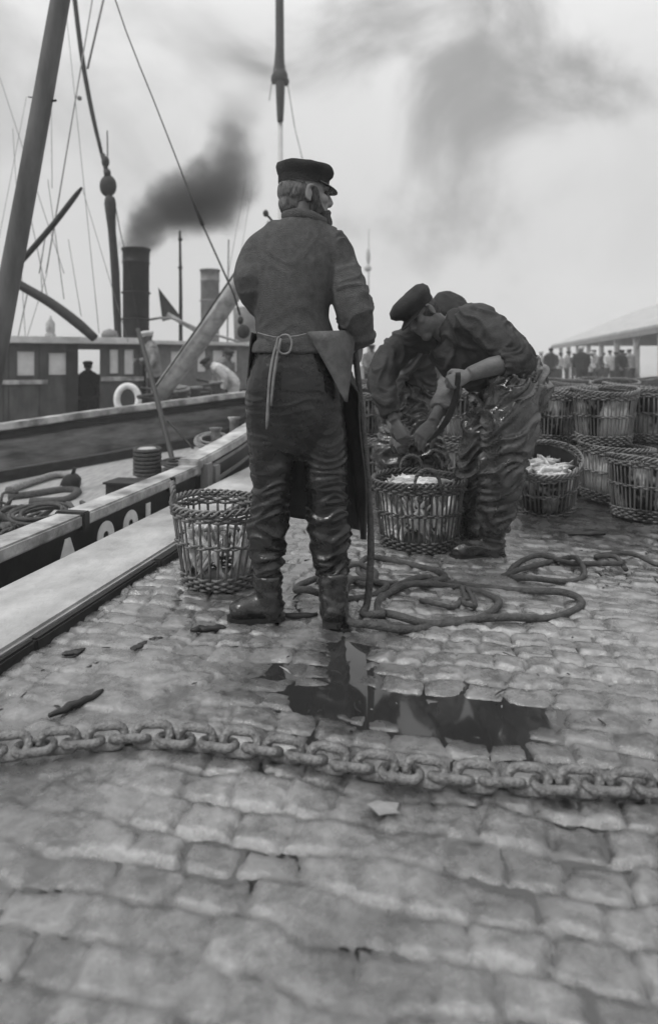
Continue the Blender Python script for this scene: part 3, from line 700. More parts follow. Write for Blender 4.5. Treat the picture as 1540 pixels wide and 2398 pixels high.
for i, (px, D, z, txt) in enumerate(((1300, 7.2, .39, 'distant wicker basket on its stack left of the shed posts'), (1300, 7.2, 0, 'distant wicker basket under another left of the shed posts'), (1440, 7.6, .39, 'distant wicker basket on its stack in front of the shed'), (1440, 7.6, 0, 'distant wicker basket at the foot of a stack in front of the shed'), (1500, 8.8, .39, 'farthest wicker basket by the right edge'), (1250, 5.9, 0, 'wicker basket low behind the thigh of the bending man'), (1330, 5.0, .40, 'leaning wicker basket squeezed between the upper front baskets'), (1480, 5.3, .42, 'upper wicker basket behind the open rimmed one'), (1330, 8.4, .39, 'distant wicker basket right of the pale clothed figures'), (1390, 8.6, .39, 'distant wicker basket before the corner post of the shed'), (1235, 8.0, .39, 'distant wicker basket over the hip of the bending man'), (905, 6.8, .39, 'upper wicker basket behind the shoulder of the half hidden man'), (1200, 6.2, .0, 'dark wicker basket between the two legs of the bending man'), (860, 7.5, .39, 'distant wicker basket behind the rope'), (860, 7.5, 0, 'distant wicker basket low behind the rope'))):
    stack(px, D, z, txt, i * 47, (5 * math.sin(i * 2.3), 6 * math.cos(i * 1.7)))

# ------------------------------------------------------------------ ropes, chain, litter on the setts
def rope_path(pts, r, sub=6): q = MB(); q.tube(pts, r, 8, sub); return q
rnd = random.Random(5)
def onground(px): return [G(x, y, .012) + Vector((0, 0, .004 + .022 * ((i * 7) % 3 == 1))) for i, (x, y) in enumerate(px)]
hang = [P(828, 800, 2.575), P(832, 830, 2.57), P(846, 960, 2.58), P(857, 1080, 2.58), P(866, 1200, 2.57), P(868, 1290, 2.56), P(864, 1370, 2.55), P(858, 1418, 2.55)]
loopA = [(850, 1442), (900, 1452), (885, 1440), (893, 1405), (960, 1382), (1060, 1376), (1140, 1395), (1168, 1430), (1110, 1455), (1010, 1464), (930, 1458), (885, 1430), (900, 1392), (985, 1366), (1060, 1370), (1200, 1385), (1320, 1402), (1362, 1418), (1290, 1450), (1180, 1462), (1060, 1458), (960, 1478), (870, 1480), (815, 1455), (808, 1400), (822, 1372), (880, 1366),
         (960, 1372), (1038, 1368), (1020, 1340), (930, 1318), (862, 1318), (838, 1340), (870, 1362), (905, 1385), (870, 1398), (800, 1405), (720, 1396), (692, 1384), (712, 1368), (790, 1356), (850, 1372), (880, 1345), (835, 1334), (790, 1338)]
rp = obj('rope', rope_path(hang + onground(loopA), [.0125] * 5 + [.0145] * (len(hang) + len(loopA) - 5)), ROPE)
tag(rp, 'tarred rope hanging from the standing fisherman and coiled in loops at his feet', 'rope')
loopB = [(1150, 1352), (1182, 1346), (1200, 1322), (1262, 1310), (1330, 1330), (1368, 1352), (1330, 1368), (1225, 1372), (1080, 1366), (1000, 1360)]
tag(obj('rope', rope_path(onground([(1175, 1352), (1215, 1348), (1270, 1322), (1315, 1311), (1350, 1320), (1368, 1348), (1330, 1364), (1245, 1368), (1195, 1352), (1205, 1326), (1260, 1313), (1330, 1319), (1400, 1322), (1462, 1332)]), .0125), ROPE),
    'dark rope end lying in an open loop right of the big coil', 'rope')
tag(obj('rope', rope_path(onground([(1465, 1336), (1440, 1316), (1395, 1306), (1420, 1300), (1480, 1309), (1540, 1325), (1600, 1330)]), .012), ROPE), 'short bight of dark rope running out at the right edge', 'rope')
for pts, lab in (([(985, 1408), (1015, 1428), (1065, 1425), (1078, 1405)], 'loose curl of rope inside the big coil, left one'), ([(1092, 1408), (1082, 1390), (1100, 1392), (1112, 1420), (1098, 1432), (1085, 1412), (1092, 1398)], 'small twisted rope end inside the big coil, right one')):
    tag(obj('rope', rope_path(onground(pts), .01), ROPE), lab, 'rope')

# heavy mooring chain across the foreground: real links, each lying over the next
ch = thing('chain', 'heavy rusty mooring chain lying across the wet setts in the foreground', 'chain', G(770, 1790))
cpx = [(-160, 1782), (-40, 1768), (60, 1755), (200, 1740), (330, 1732), (450, 1738), (560, 1750), (680, 1768), (800, 1793), (920, 1810), (1060, 1826), (1200, 1836), (1340, 1842), (1485, 1846), (1620, 1850), (1780, 1856)]
path, _ = cr([G(x, y, .024) for x, y in cpx], [(1, 1)] * len(cpx), 40)
d = [0]
for a, b in zip(path, path[1:]): d.append(d[-1] + (b - a).length)
PITCH = .0585; lk = MB(); Ls, wr = .0205, .0112
lp = [(Ls + .0245 * math.cos(a), .0245 * math.sin(a), 0) for a in np.linspace(-math.pi / 2, math.pi / 2, 9)] + [(-Ls - .0245 * math.cos(a), -.0245 * math.sin(a), 0) for a in np.linspace(-math.pi / 2, math.pi / 2, 9)]
lk.tube(lp, wr, 10, closed=True, ref=(0, 0, 1))
ln_me = None; i = 0; s_ = 0.0
while s_ < d[-1] - .05:
    k = max(n for n in range(len(d)) if d[n] <= s_); c = path[k].lerp(path[k + 1], (s_ - d[k]) / (d[k + 1] - d[k]))
    t = (path[min(k + 3, len(path) - 1)] - path[max(0, k - 2)]).normalized()
    roll = (R(74) if i % 2 else R(-16)) + rnd.uniform(-.3, .3)
    if ln_me is None: o = obj('link', lk, IRON, ch); ln_me = o.data; ln_me.transform(Matrix.Translation(wloc(ch)))
    else: o = link(bpy.data.objects.new('link', ln_me), ch)
    yw = math.atan2(t.y, t.x) + rnd.uniform(-.07, .07)
    M = Matrix.Translation(c - wloc(ch) + Vector((0, 0, .012 if i % 2 else .002))) @ Matrix.Rotation(yw, 4, 'Z') @ Matrix.Rotation(roll, 4, 'X')
    o.matrix_local = M
    i += 1; s_ += PITCH
def lump(name, px0, px1, w, h, m, label, cat, seed):
    a = G(*px0, .004); b = G(*px1, .004); q = MB(); n = 9; pts = []; rad = []
    r_ = random.Random(seed); sd = (b - a).cross(Vector((0, 0, 1))).normalized()
    for i in range(n):
        f = i / (n - 1); pts.append(a.lerp(b, f) + sd * r_.uniform(-.008, .008) + Vector((0, 0, h * .5))); k = math.sin(math.pi * (.08 + .84 * f)) ** .5
        rad.append((w * k * r_.uniform(.7, 1.2), h * k * r_.uniform(.7, 1.2)))
    q.tube(pts, rad, 8, 2, ref=sd); tag(obj(name, q, m), label, cat)
lump('driftwood', (118, 1683), (242, 1622), .013, .012, BLACKP, 'black splinter of driftwood lying on the setts at the lower left', 'driftwood', 1)
lump('kelp_scrap', (150, 1534), (198, 1524), .016, .007, BLACKP, 'dark scrap of weed on the setts below the kerb', 'seaweed', 2)
lump('kelp_scrap', (308, 1526), (346, 1506), .014, .007, BLACKP, 'bent dark scrap of weed on the setts left of the boots', 'seaweed', 3)
lump('kelp_scrap', (350, 1500), (380, 1495), .009, .006, BLACKP, 'tiny dark scrap of weed beyond the bent scrap', 'seaweed', 4)
lump('herring', (448, 1478), (528, 1474), .016, .012, BLACKP, 'dark dropped herring lying below the left boot', 'fish', 5)
lump('herring', (655, 1446), (742, 1443), .014, .012, BLACKP, 'dark dropped herring lying between the two boots', 'fish', 6)
lump('herring', (1325, 1253), (1420, 1251), .03, .014, BLACKP, 'dropped herring on the bare setts in front of the baskets', 'fish', 7)
lump('kelp_scrap', (200, 1566), (236, 1556), .01, .006, BLACKP, 'flat scrap of weed between the kerb and the driftwood', 'seaweed', 8)
q = MB(); c = [G(x, y, .009) for x, y in ((858, 1884), (882, 1878), (900, 1886), (934, 1880), (928, 1902), (936, 1912), (905, 1906), (888, 1914), (870, 1900))]
q.add([v + Vector((0, 0, .004 * (i % 3))) for i, v in enumerate(c)] + [v + Vector((0, 0, .004 * (i % 3) - .002)) for i, v in enumerate(c)], [tuple(range(9)), tuple(range(17, 8, -1))] + [(i, (i + 1) % 9, 9 + (i + 1) % 9, 9 + i) for i in range(9)])
tag(obj('paper_scrap', q, mat('wet_paper', .2, .6, .2, 20), smooth=False), 'torn pale scrap on the setts in front of the chain', 'scrap')
rnd = random.Random(77); q = MB(); q2 = MB()
for i in range(420):
    D = rnd.uniform(1.75, 4.8) ; x = rnd.uniform(-.62, .62) * D
    if x < -1.0 + .207 * (D - 2.22): continue
    L_ = rnd.choice((.004, .006, .009, .014, .03)) * rnd.uniform(.6, 1.2) * (.45 + .25 * D); b = rnd.uniform(0, 6.283); d_ = Vector((math.cos(b), math.sin(b), 0)); c = Vector((x, D, rnd.uniform(.001, .008)))
    (q if rnd.random() < .72 else q2).tube([c - d_ * L_, c + Vector((rnd.uniform(-.3, .3) * L_, rnd.uniform(-.3, .3) * L_, .001)), c + d_ * L_], [(.001, .001), (rnd.uniform(.15, .4) * min(L_, .016), .002), (.001, .001)], 6, 2, ref=(d_.y, -d_.x, 0))
tag(obj('fish_offal', q, BLACKP), 'dark scraps of weed, straw and offal strewn over the wet setts', 'litter', kind='stuff')
tag(obj('fish_scales', q2, mat('dull_scales', .22, .95, .3, 30, spec=.1)), 'pale flakes and scales strewn over the wet setts', 'litter', kind='stuff')

# ------------------------------------------------------------------ boats
def strip(mb, pts, prof):
    """sweep a closed profile (outward offset, height) along a line of points in plan"""
    rows = []
    for i, q in enumerate(pts):
        t = pts[min(i + 1, len(pts) - 1)] - pts[max(i - 1, 0)]; t.z = 0; t.normalize(); n = Vector((t.y, -t.x, 0))
        rows.append([q + n * a + Vector((0, 0, z)) for a, z in prof])
    n = len(prof); vs = [v for r in rows for v in r]; fs = []
    for i in range(len(rows) - 1):
        for k in range(n): fs.append((i * n + k, i * n + (k + 1) % n, (i + 1) * n + (k + 1) % n, (i + 1) * n + k))
    fs += [tuple(range(n)), tuple((len(rows) - 1) * n + k for k in range(n))]
    mb.add(vs, fs)
def smooth_line(pts, sub=6): return cr([Vector(p) for p in pts], [(1, 1)] * len(pts), sub)[0]
def sx(y): return -2.093 + .21 * y
# ---- the near drifter alongside the quay
boat1 = thing('drifter', 'black hulled drifter lying along the kerb with white painted number on its rail', 'boat', (-2.6, 5, -2.1))
stb = smooth_line([(sx(.2), .2, .17), (sx(1.8), 1.8, .17), (sx(3.06), 3.06, .175), (sx(4.1), 4.1, .185), (sx(5.05), 5.05, .2)], 5)
stb2 = smooth_line([(sx(5.0), 5.0, .245), (sx(5.6), 5.6, .29), (sx(6.2), 6.2, .35), (-.46, 8, .55), (-.42, 9.5, .72), (-.62, 11, .86), (-1.0, 12.1, .95)], 5)
prt = smooth_line([(-5.4, .2, .0), (-5.1, 2, -.1), (-4.5, 5, -.16), (-3.62, 7.3, -.2), (-2.78, 9.07, -.2), (-1.75, 11, -.1), (-1.0, 12.1, .4)], 5)
h = MB()
strip(h, stb, [(0, -.075), (.0, -2.6), (-.07, -2.6), (-.07, -.075)]); strip(h, stb2, [(0.004, -.085), (.004, -2.6), (-.07, -2.6), (-.07, -.085)]); strip(h, prt, [(0, -.06), (0, -2.6), (.07, -2.6), (.07, -.06)])
obj('hull', h, BLACKP, boat1, smooth=False)
q = MB(); strip(q, stb, [(.03, 0), (.03, -.07), (-.13, -.07), (-.13, 0)]); obj('rail', q, RAILM, boat1, smooth=False, bevel=.01)
q = MB(); strip(q, stb2, [(.035, 0), (.035, -.08), (-.15, -.08), (-.15, 0)]); obj('rail', q, RAILM, boat1, smooth=False, bevel=.012)
q = MB(); strip(q, stb2, [(.02, -.1), (.02, -.13), (.006, -.13), (.006, -.1)]); strip(q, stb2, [(.02, -.24), (.02, -.27), (.006, -.27), (.006, -.24)]); obj('rubbing_strake', q, GREYP, boat1, smooth=False)
q = MB(); strip(q, prt, [(-.05, 0), (-.05, -.06), (.08, -.06), (.08, 0)]); obj('rail', q, SPARD, boat1, smooth=False)
dk = MB(); ys = np.linspace(.3, 10.9, 30)
def xat(line, y):
    for a, b in zip(line, line[1:]):
        if a.y <= y <= b.y: return a.lerp(b, (y - a.y) / (b.y - a.y)).x
    return line[-1].x
dk.grid([[Vector((xat(prt, y) + .05, y, -.33)), Vector(((xat(prt, y) + xat(stb + stb2, y)) / 2, y, -.28)), Vector((xat(stb + stb2, y) - .05, y, -.33))] for y in ys]); obj('deck', dk, DECK, boat1)
q = MB()
for y in (5.12, 5.28): q.obox((sx(y), y), EU, EV, -.05, .05, .012, .075, -.5, .2 if y < 5.2 else .16)
obj('fender_post', q, GREYP, boat1, smooth=False)
for y in (2.6, 3.5, 4.55):
    q = MB(); q.obox((sx(y), y), EU, EV, -.03, .03, -.137, .042, .09, .19); obj('rail_strap', q, BLACKP, boat1, smooth=False, bevel=.006)
# the registration letters, standing proud on the black planking below the rail
def letters(txt, y, zt, size, parent, m):
    c = bpy.data.curves.new('lettering', 'FONT'); c.body = txt; c.size = size; c.extrude = .003; c.offset = .012; c.align_x = 'CENTER'
    t = bpy.data.objects.new('tmp', c); COL.objects.link(t)
    me = bpy.data.meshes.new_from_object(t.evaluated_get(bpy.context.evaluated_depsgraph_get())); bpy.data.objects.remove(t)
    tn = Vector((.2055, .9786, 0)); nn = Vector((.9786, -.2055, 0))
    M = Matrix(((tn.x, 0, nn.x, sx(y) + .006), (tn.y, 0, nn.y, y), (0, 1, 0, zt - size * .7), (0, 0, 0, 1)))
    me.transform(M); return me
q = MB()
for chx, y in (('A', 3.38), ('9', 3.74), ('9', 4.02), ('1', 4.24)):
    me = letters(chx, y, .068, .36, boat1, WHITEP); q.add([v.co for v in me.vertices], [tuple(p.vertices) for p in me.polygons])
obj('lettering', q, WHITEP, boat1, smooth=False)
def bollard(root, px, py0, py1, D, r):
    z0 = CH - (py1 - HY) * D / F; z1 = CH - (py0 - HY) * D / F; c = P(px, 850, D)
    q = MB(Matrix.Translation((c.x, c.y, 0))); q.lathe([(.001, z0), (r * 1.1, z0), (r, z0 + .06), (r * .96, z1 - .12), (r * 1.12, z1 - .09), (r * 1.12, z1 - .02), (r * .8, z1), (.001, z1 + .005)], 20)
    b = obj('bollard', q, STEEL, root)
    q = MB()
    for i in range(7):
        z = z0 + .08 + i * .04
        q.tube([(c.x + (r * 1.05 + .02) * math.cos(a), c.y + (r * 1.05 + .02) * math.sin(a), z + .006 * math.sin(a)) for a in np.linspace(0, 6.283, 20, endpoint=False)], .022, 6, closed=True)
    obj('turns_of_rope', q, ROPE, b)
bollard(boat1, 345, 1048, 1125, 6.6, .1)
q = MB(); c = P(300, 1130, 6.0); q.obox((c.x, c.y), EU, EV, -.12, .12, -.16, .16, -.32, -.12); q.obox((c.x, c.y), EU, EV, -.14, .14, -.18, .18, -.119, -.1); obj('fairlead', q, SPARD, boat1, smooth=False)
for px, py, D in ((505, 1010, 7.0), (548, 985, 7.2)):
    q = MB(); c = P(px, py, D); q.tube([c + Vector((0, 0, -.4)), c, c + Vector((0, 0, .04))], [.05, .05, .075], 10); obj('timber_head', q, RAILM, boat1)
# mast of the near drifter leaning at the left edge
q = MB(); q.tube([P(-80, 1200, 6.2), P(66, 420, 6.0), P(128, 72, 5.9), P(170, -160, 5.85)], [.11, .092, .085, .08], 16, 4); ms = obj('mast', q, mat('weathered_mast', .085, .6, .45, 6, .3, 40, .3, stretch=(1, 1, .2)), boat1)
q = MB(); q.tube([P(98, 233, 5.95), P(120, 236, 5.95), P(132, 234, 5.95)], .012, 6); q.tube([P(66, 226, 6), P(92, 229, 6)], .006, 6); obj('cleat', q, SPARD, ms)
# long stay from aloft down to a block by the deckhouse
q = MB(); q.tube([P(238, -100, 9), P(295, 72, 9), P(360, 235, 9), P(432, 420, 9)], .009, 6, 2); q.tube([P(430, 415, 9), P(475, 528, 9)], [.016, .026], 8); q.tube([P(475, 528, 9), P(548, 690, 9), P(562, 738, 9)], [.012, .014, .016], 6); st = obj('stay', q, SPARD, boat1)
q = MB(); q.ell(P(563, 750, 9), (.04, .03, .06)); q.ell(P(570, 776, 9), (.09, .05, .1)); obj('block', q, SPARD, st)
# dark pole leaning in front of the second boat
q = MB(); q.tube([P(322, 770, 8.6), P(345, 850, 8.3), P(374, 960, 7.8), P(402, 1070, 7.4), P(412, 1110, 7.2)], [.03, .034, .034, .032, .03], 8, 2); obj('stanchion', q, mat('dull_pole', .018, .6, .3, 6), boat1)
q = MB(); q.tube([P(392, 985, 7.7), P(430, 1025, 7.6), P(452, 1050, 7.5)], .015, 6, 2); obj('stanchion_brace', q, SPARD, boat1)
# gear lying on the near deck
def coil(px, py, D, r, n, tilt, label, m, rr=.014):
    c = P(px, py, D); q = MB(Matrix.Translation(c) @ Matrix.Rotation(R(tilt), 4, 'X')); pts = []
    for i in range(n * 20):
        a = i / 20 * 6.283; k = r * (1 - .45 * i / (n * 20)); pts.append((k * math.cos(a), k * math.sin(a), .02 * math.sin(a * .7) + .004 * (i // 20)))
    q.tube(pts, rr, 6); tag(obj('rope_coil', q, m), label, 'rope coil', 'rope coils on the near deck')
coil(495, 1033, 7.0, .19, 5, 20, 'pale rope coil hung by the high rail behind the standing man', ROPEL)
coil(415, 1085, 6.6, .17, 4, 4, 'dark rope coil lying on deck beside the bollard', ROPE)
coil(95, 1205, 4.6, .22, 4, 5, 'tarred rope coil at the far left against the rail', ROPE)
for k, (pts, lab) in enumerate((([(20, 1148), (70, 1130), (130, 1112), (168, 1116), (172, 1140), (120, 1150), (60, 1160)], 'upper bend of thick hawser on deck at the left edge'), ([(20, 1165), (80, 1158), (150, 1148), (182, 1152), (150, 1172), (70, 1176)], 'lower bend of thick hawser on deck at the left edge'))):
    tag(obj('hawser', rope_path([P(x, y, F * 1.27 / (y - HY)) for x, y in pts], .04, 5), ROPEL if k == 0 else ROPE), lab, 'hawser')
q = MB(); c = P(168, 1130, 6.5); q.tube([c + Vector((-.08, 0, -.12)), c + Vector((0, 0, 0)), c + Vector((.06, 0, .06))], [.07, .1, .05], 10, 3); q.tube([c + Vector((.0, 0, .05)), c + Vector((.03, 0, .15))], .02, 8)
tag(obj('winch_drum', q, SPARD), 'small dark winch head beside the hawser bends', 'winch')
q = MB(); rnd = random.Random(8)
for i in range(26):
    a = P(rnd.uniform(-60, 150), 850, rnd.uniform(4.1, 5.2)); a.z = rnd.uniform(-.3, -.12); pts = [a]
    for k in range(6): pts.append(pts[-1] + Vector((rnd.uniform(-.14, .14), rnd.uniform(-.14, .14), 0))); pts[-1].z = rnd.uniform(-.3, -.1)
    q.tube(pts, rnd.uniform(.008, .02), 5, 4)
for i in range(9): q.ell((P(rnd.uniform(-60, 120), 850, rnd.uniform(4.2, 5.2))).xy.to_3d() + Vector((0, 0, -.28)), (.2, .2, .1), 12, 6)
tag(obj('fishing_net', q, NET), 'heap of tanned net and lines on the near deck at the left edge', 'net', kind='stuff')
# deck litter by the bollard
q = MB()
for i in range(16):
    a = P(rnd.uniform(400, 520), 850, rnd.uniform(6.4, 7.4)); a.z = rnd.uniform(-.3, -.22); pts = [a]
    for k in range(4): pts.append(pts[-1] + Vector((rnd.uniform(-.16, .16), rnd.uniform(-.16, .16), 0))); pts[-1].z = rnd.uniform(-.3, -.18)
    q.tube(pts, rnd.uniform(.012, .025), 5, 4)
tag(obj('loose_lines', q, ROPE), 'tangle of loose lines on deck between bollard and high rail', 'lines', kind='stuff')

# ---- the second drifter outboard: bulwark, wheelhouse, funnel, lowered mast
boat2 = thing('drifter', 'drifter with scraped bulwark, wheelhouse and tall sooty funnel outboard of the first', 'boat', (-4, 12, -2.1))
bul = smooth_line([P(-170, 1012, 8.2), P(-40, 1000, 8.6), P(60, 987, 8.9), P(200, 967, 9.5), P(330, 950, 10), P(450, 935, 10.7), P(570, 920, 11.5), P(700, 905, 12.8), P(800, 890, 14.5)], 4)
q = MB(); strip(q, bul, [(-.02, -.06), (.0, -.5), (.0, -2.6), (-.08, -2.6), (-.1, -.06)]); obj('hull', q, HULL, boat2, smooth=False)
q = MB(); strip(q, bul, [(.06, 0.02), (.07, -.075), (-.15, -.075), (-.14, 0.02)]); obj('rail', q, RAILM, boat2, smooth=False, bevel=.012)
q = MB(); strip(q, bul, [(.012, -.1), (.012, -.2), (.001, -.2), (.001, -.1)]); obj('rubbing_strake', q, BLACKP, boat2, smooth=False)
q = MB(); strip(q, bul, [(-.1, -.9), (-.1, -1.0), (-5.5, -1.0), (-5.5, -.9)]); obj('deck', q, DECK, boat2, smooth=False)
class WP:                                                       # a vertical wall through two points of the plan
    def __init__(s, A, B): s.o = Vector((A.x, A.y, 0)); t = B - A; t.z = 0; s.L = t.length; s.t = t.normalized(); s.n = Vector((s.t.y, -s.t.x, 0)) * -1
    def sz(s, px, py):
        k = (px - CX) / F; y = (s.o.y * s.t.x - s.o.x * s.t.y) / (s.t.x - k * s.t.y); x = k * y
        return (Vector((x, y, 0)) - s.o).dot(s.t), CH - (py - HY) * y / F
    def rect(s, x0, y0, x1, y1):
        a = s.sz(x0, y0); b = s.sz(x1, y1); return min(a[0], b[0]), max(a[0], b[0]), min(a[1], b[1]), max(a[1], b[1])
def wall(mb, w, s0, s1, z0, z1, holes, th=.06, d=0.0):
    xs = sorted({s0, s1, *[h[0] for h in holes], *[h[1] for h in holes]}); zs = sorted({z0, z1, *[h[2] for h in holes], *[h[3] for h in holes]})
    xs = [x for x in xs if s0 <= x <= s1]; zs = [z for z in zs if z0 <= z <= z1]
    for xa, xb in zip(xs, xs[1:]):
        run = None
        for za, zb in zip(zs, zs[1:]):
            cxm, czm = (xa + xb) / 2, (za + zb) / 2
            if not any(h[0] < cxm < h[1] and h[2] < czm < h[3] for h in holes):
                mb.obox(w.o, w.t, w.n, xa, xb, d, d + th, za, zb)
def framed(w, h, parent, m=HOUSE, gl=True, glm=None):
    q = MB(); a, b, c, d = h; e = .03
    q.obox(w.o, w.t, w.n, a - e, a, -.012, .02, c - e, d + e); q.obox(w.o, w.t, w.n, b, b + e, -.012, .02, c - e, d + e)
    q.obox(w.o, w.t, w.n, a + .001, b - .001, -.012, .02, d, d + e); q.obox(w.o, w.t, w.n, a + .001, b - .001, -.012, .02, c - e, c)
    f = obj('window', q, m, parent, smooth=False)
    if gl:
        q = MB(); q.obox(w.o, w.t, w.n, a + .001, b - .001, .025, .035, c + .001, d - .001); obj('pane', q, glm or GLASS, f, smooth=False)
wh = WP(P(-60, 850, 11.6), P(332, 850, 12.8))
zt = 1.37
holes = [wh.rect(40, 822, 80, 879), wh.rect(114, 826, 156, 877), wh.rect(183, 815, 234, 1010), wh.rect(257, 818, 277, 874), wh.rect(291, 818, 313, 876)]
q = MB(); wall(q, wh, 0, wh.L, -.9, zt, holes)
dep = 1.9
q.obox(wh.o, wh.t, wh.n, 0, .06, .061, dep, -.9, zt); q.obox(wh.o, wh.t, wh.n, wh.L - .06, wh.L, .061, dep, -.9, zt)
bk = MB(); hb = holes[2]; wall(q, wh, .061, wh.L - .061, -.9, zt, [(hb[0] - .35, hb[1] + .45, .7, 1.3), (.3, 1.0, .75, 1.25)], .05, dep - .05)
obj('house', q, HOUSE, boat2, smooth=False)
q = MB(); q.obox(wh.o, wh.t, wh.n, -.15, wh.L + .18, -.16, dep + .15, zt, zt + .13); rf = obj('roof', q, ROOFM, boat2, smooth=False, bevel=.015)
for i in (0, 1, 3, 4): framed(wh, holes[i], boat2)
q = MB(); a = wh.rect(0, 890, 112, 899); q.obox(wh.o, wh.t, wh.n, a[0] - .2, a[1], -.05, -.001, a[2], a[3]); a = wh.rect(236, 882, 336, 891); q.obox(wh.o, wh.t, wh.n, a[0], a[1], -.05, -.001, a[2], a[3]); obj('ledge', q, RAILM, boat2, smooth=False)
q = MB(); q = MB()
for i in range(34):
    sx_ = i * wh.L / 34 + .03
    if all(not (hh[0] - .08 < sx_ < hh[1] + .08) for hh in holes): q.obox(wh.o, wh.t, wh.n, sx_, sx_ + .014, -.014, -.002, -.88, zt - .02)
obj('panelling', q, BLACKP, boat2, smooth=False); q = MB()
h = holes[2]; q.obox(wh.o, wh.t, wh.n, h[0] - .22, h[0] - .002, -.045, -.012, -.88, zt - .01); obj('sliding_door', q, BLACKP, boat2, smooth=False)
def lathe_at(name, c, prof, m, parent, n=24): q = MB(Matrix.Translation((c.x, c.y, 0))); q.lathe(prof, n); return obj(name, q, m, parent)
c = P(118, 795, 12.5); zr = zt + .13
lathe_at('lantern', c, [(.001, zr), (.1, zr), (.1, zr + .06), (.07, zr + .1), (.085, zr + .11), (.085, zr + .28), (.03, zr + .36), (.02, zr + .42), (.001, zr + .43)], STEEL, rf, 14)
c = P(257, 790, 12.8); lathe_at('ventilator', c, [(.001, zr), (.16, zr), (.16, zr + .08), (.12, zr + .15), (.001, zr + .19)], GREYP, rf, 16)
def funnel(px0, px1, py, D, z0, m, parent, band=None):
    c = P((px0 + px1) / 2, py, D); r = (px1 - px0) / 2 * D / F; z1 = c.z
    f = lathe_at('funnel', c, [(r * .94, z0), (r * .95, z1 - .35), (r, z1 - .34), (r, z1 - .3), (r * .97, z1 - .29), (r * .98, z1 - .05), (r * 1.06, z1 - .045), (r * 1.06, z1), (r * .85, z1), (r * .85, z1 - 1.5)], m, parent, 32)
    if band:
        q = MB()
        for zb in band: q.tube([(c.x + r * 1.0 * math.cos(a), c.y + r * 1.0 * math.sin(a), zb) for a in np.linspace(0, 6.283, 28, endpoint=False)], .022, 6, closed=True)
        obj('hoop', q, m, f)
    return c, r
fc, fr = funnel(287, 350, 582, 14.6, -.9, FUNNEL, boat2, (2.0, 2.6))
# lowered foremast on its crutch, running up behind the standing man
q = MB(); q.tube([P(372, 925, 10.9), P(470, 792, 10.6), P(565, 655, 10.3), P(625, 560, 10.1), P(640, 520, 10.05)], [.15, .165, .15, .12, .1], 16, 3); lm = obj('lowered_mast', q, SPAR, boat2)
q = MB(); q.tube([P(366, 905, 10.7), P(460, 770, 10.4), P(545, 645, 10.1), P(622, 540, 9.9)], .018, 6, 2); obj('halyard', q, SPARD, lm)
q = MB(); q.ell(P(622, 499, 9.9), (.045, .04, .055)); q.tube([P(640, 520, 10.05), P(622, 499, 9.9)], .02, 6); obj('truck', q, SPARD, lm)
q = MB(); q.tube([P(372, 925, 10.9), P(374, 1010, 10.9)], .09, 10); obj('mast_crutch', q, SPARD, boat2)
for px, py, D in ((392, 912, 11.2), (428, 905, 11.4), (458, 905, 11.6), (505, 893, 12.0)):
    c = P(px, py, D); q = MB(Matrix.Translation((c.x, c.y, 0))); q.lathe([(.09, -.9), (.085, c.z - .06), (.13, c.z - .05), (.13, c.z), (.001, c.z + .01)], 14); obj('mooring_post', q, GREYP, boat2)
for i, (px, py, D) in enumerate(((350, 930, 10.9), (420, 922, 11.3), (480, 908, 11.9))):
    c = P(px, py, D); q = MB(); pts = [c + Vector((.16 * math.cos(k * .7) * (1 + .1 * (k % 3)), .16 * math.sin(k * .7), -.08 + .018 * k)) for k in range(14)]; q.tube(pts, .03, 6, 3)
    tag(obj('rope_pile', q, (ROPE, ROPEL, ROPE)[i]), ('dark rope heaped on deck at the foot of the leaning pole', 'pale rope heaped by the foot of the lowered mast', 'dark rope heaped by the rail near the stooping men')[i], 'rope')
# topping lift with its blocks
q = MB(); q.tube([P(166, -80, 13.7), P(190, 120, 13.7), P(215, 260, 13.7), P(240, 368, 13.7)], [0.051, 0.051, 0.0476, 0.0374], 8, 3); q.tube([P(240, 360, 13.7), P(247, 390, 13.7), P(253, 420, 13.7)], 0.051, 8, 2); q.tube([P(253, 440, 13.7), P(258, 478, 13.7)], 0.068, 8); tk = obj('tackle_fall', q, SPARD, boat2)
q = MB(); q.ell(P(247, 378, 13.7), (0.085, 0.068, 0.1275)); q.tube([P(250, 398, 13.7), P(252, 412, 13.7)], 0.0765, 8); obj('shackle', q, SPARD, tk)
q = MB(); q.ell(P(253, 435, 13.7), (0.1836, 0.102, 0.238)); obj('block', q, SPARD, tk)
q = MB(); q.tube([P(258, 460, 13.7), P(258, 478, 13.7), P(262, 540, 13.7), P(270, 640, 13.7), P(277, 795, 13.7), P(281, 880, 13.7)], [0.085, 0.1275, 0.085, 0.0935, 0.0765, 0.0765], 10, 2); q.tube([P(268, 470, 13.7), P(282, 545, 13.7), P(292, 585, 13.7), P(330, 790, 13.7)], 0.0102, 5); obj('tackle_purchase', q, SPARD, tk)
q = MB(); q.tube([P(251, 305, 13.7), P(252, 365, 13.7)], 0.0136, 5); obj('pennant', q, SPARD, tk)
# booms at the left edge
q = MB(); q.tube([P(20, 645, 10), P(62, 598, 10), P(125, 525, 10), P(175, 460, 10), P(192, 438, 10)], [.04, .045, .045, .04, .02], 10, 3); obj('boom', q, SPARD, boat2)
q = MB(); q.tube([P(0, 640, 11.8), P(66, 678, 11.8), P(120, 710, 11.8), P(180, 755, 11.8), P(222, 792, 11.8)], [.08, .085, .09, .095, .08], 12, 3); obj('boom', q, SPARD, boat2)
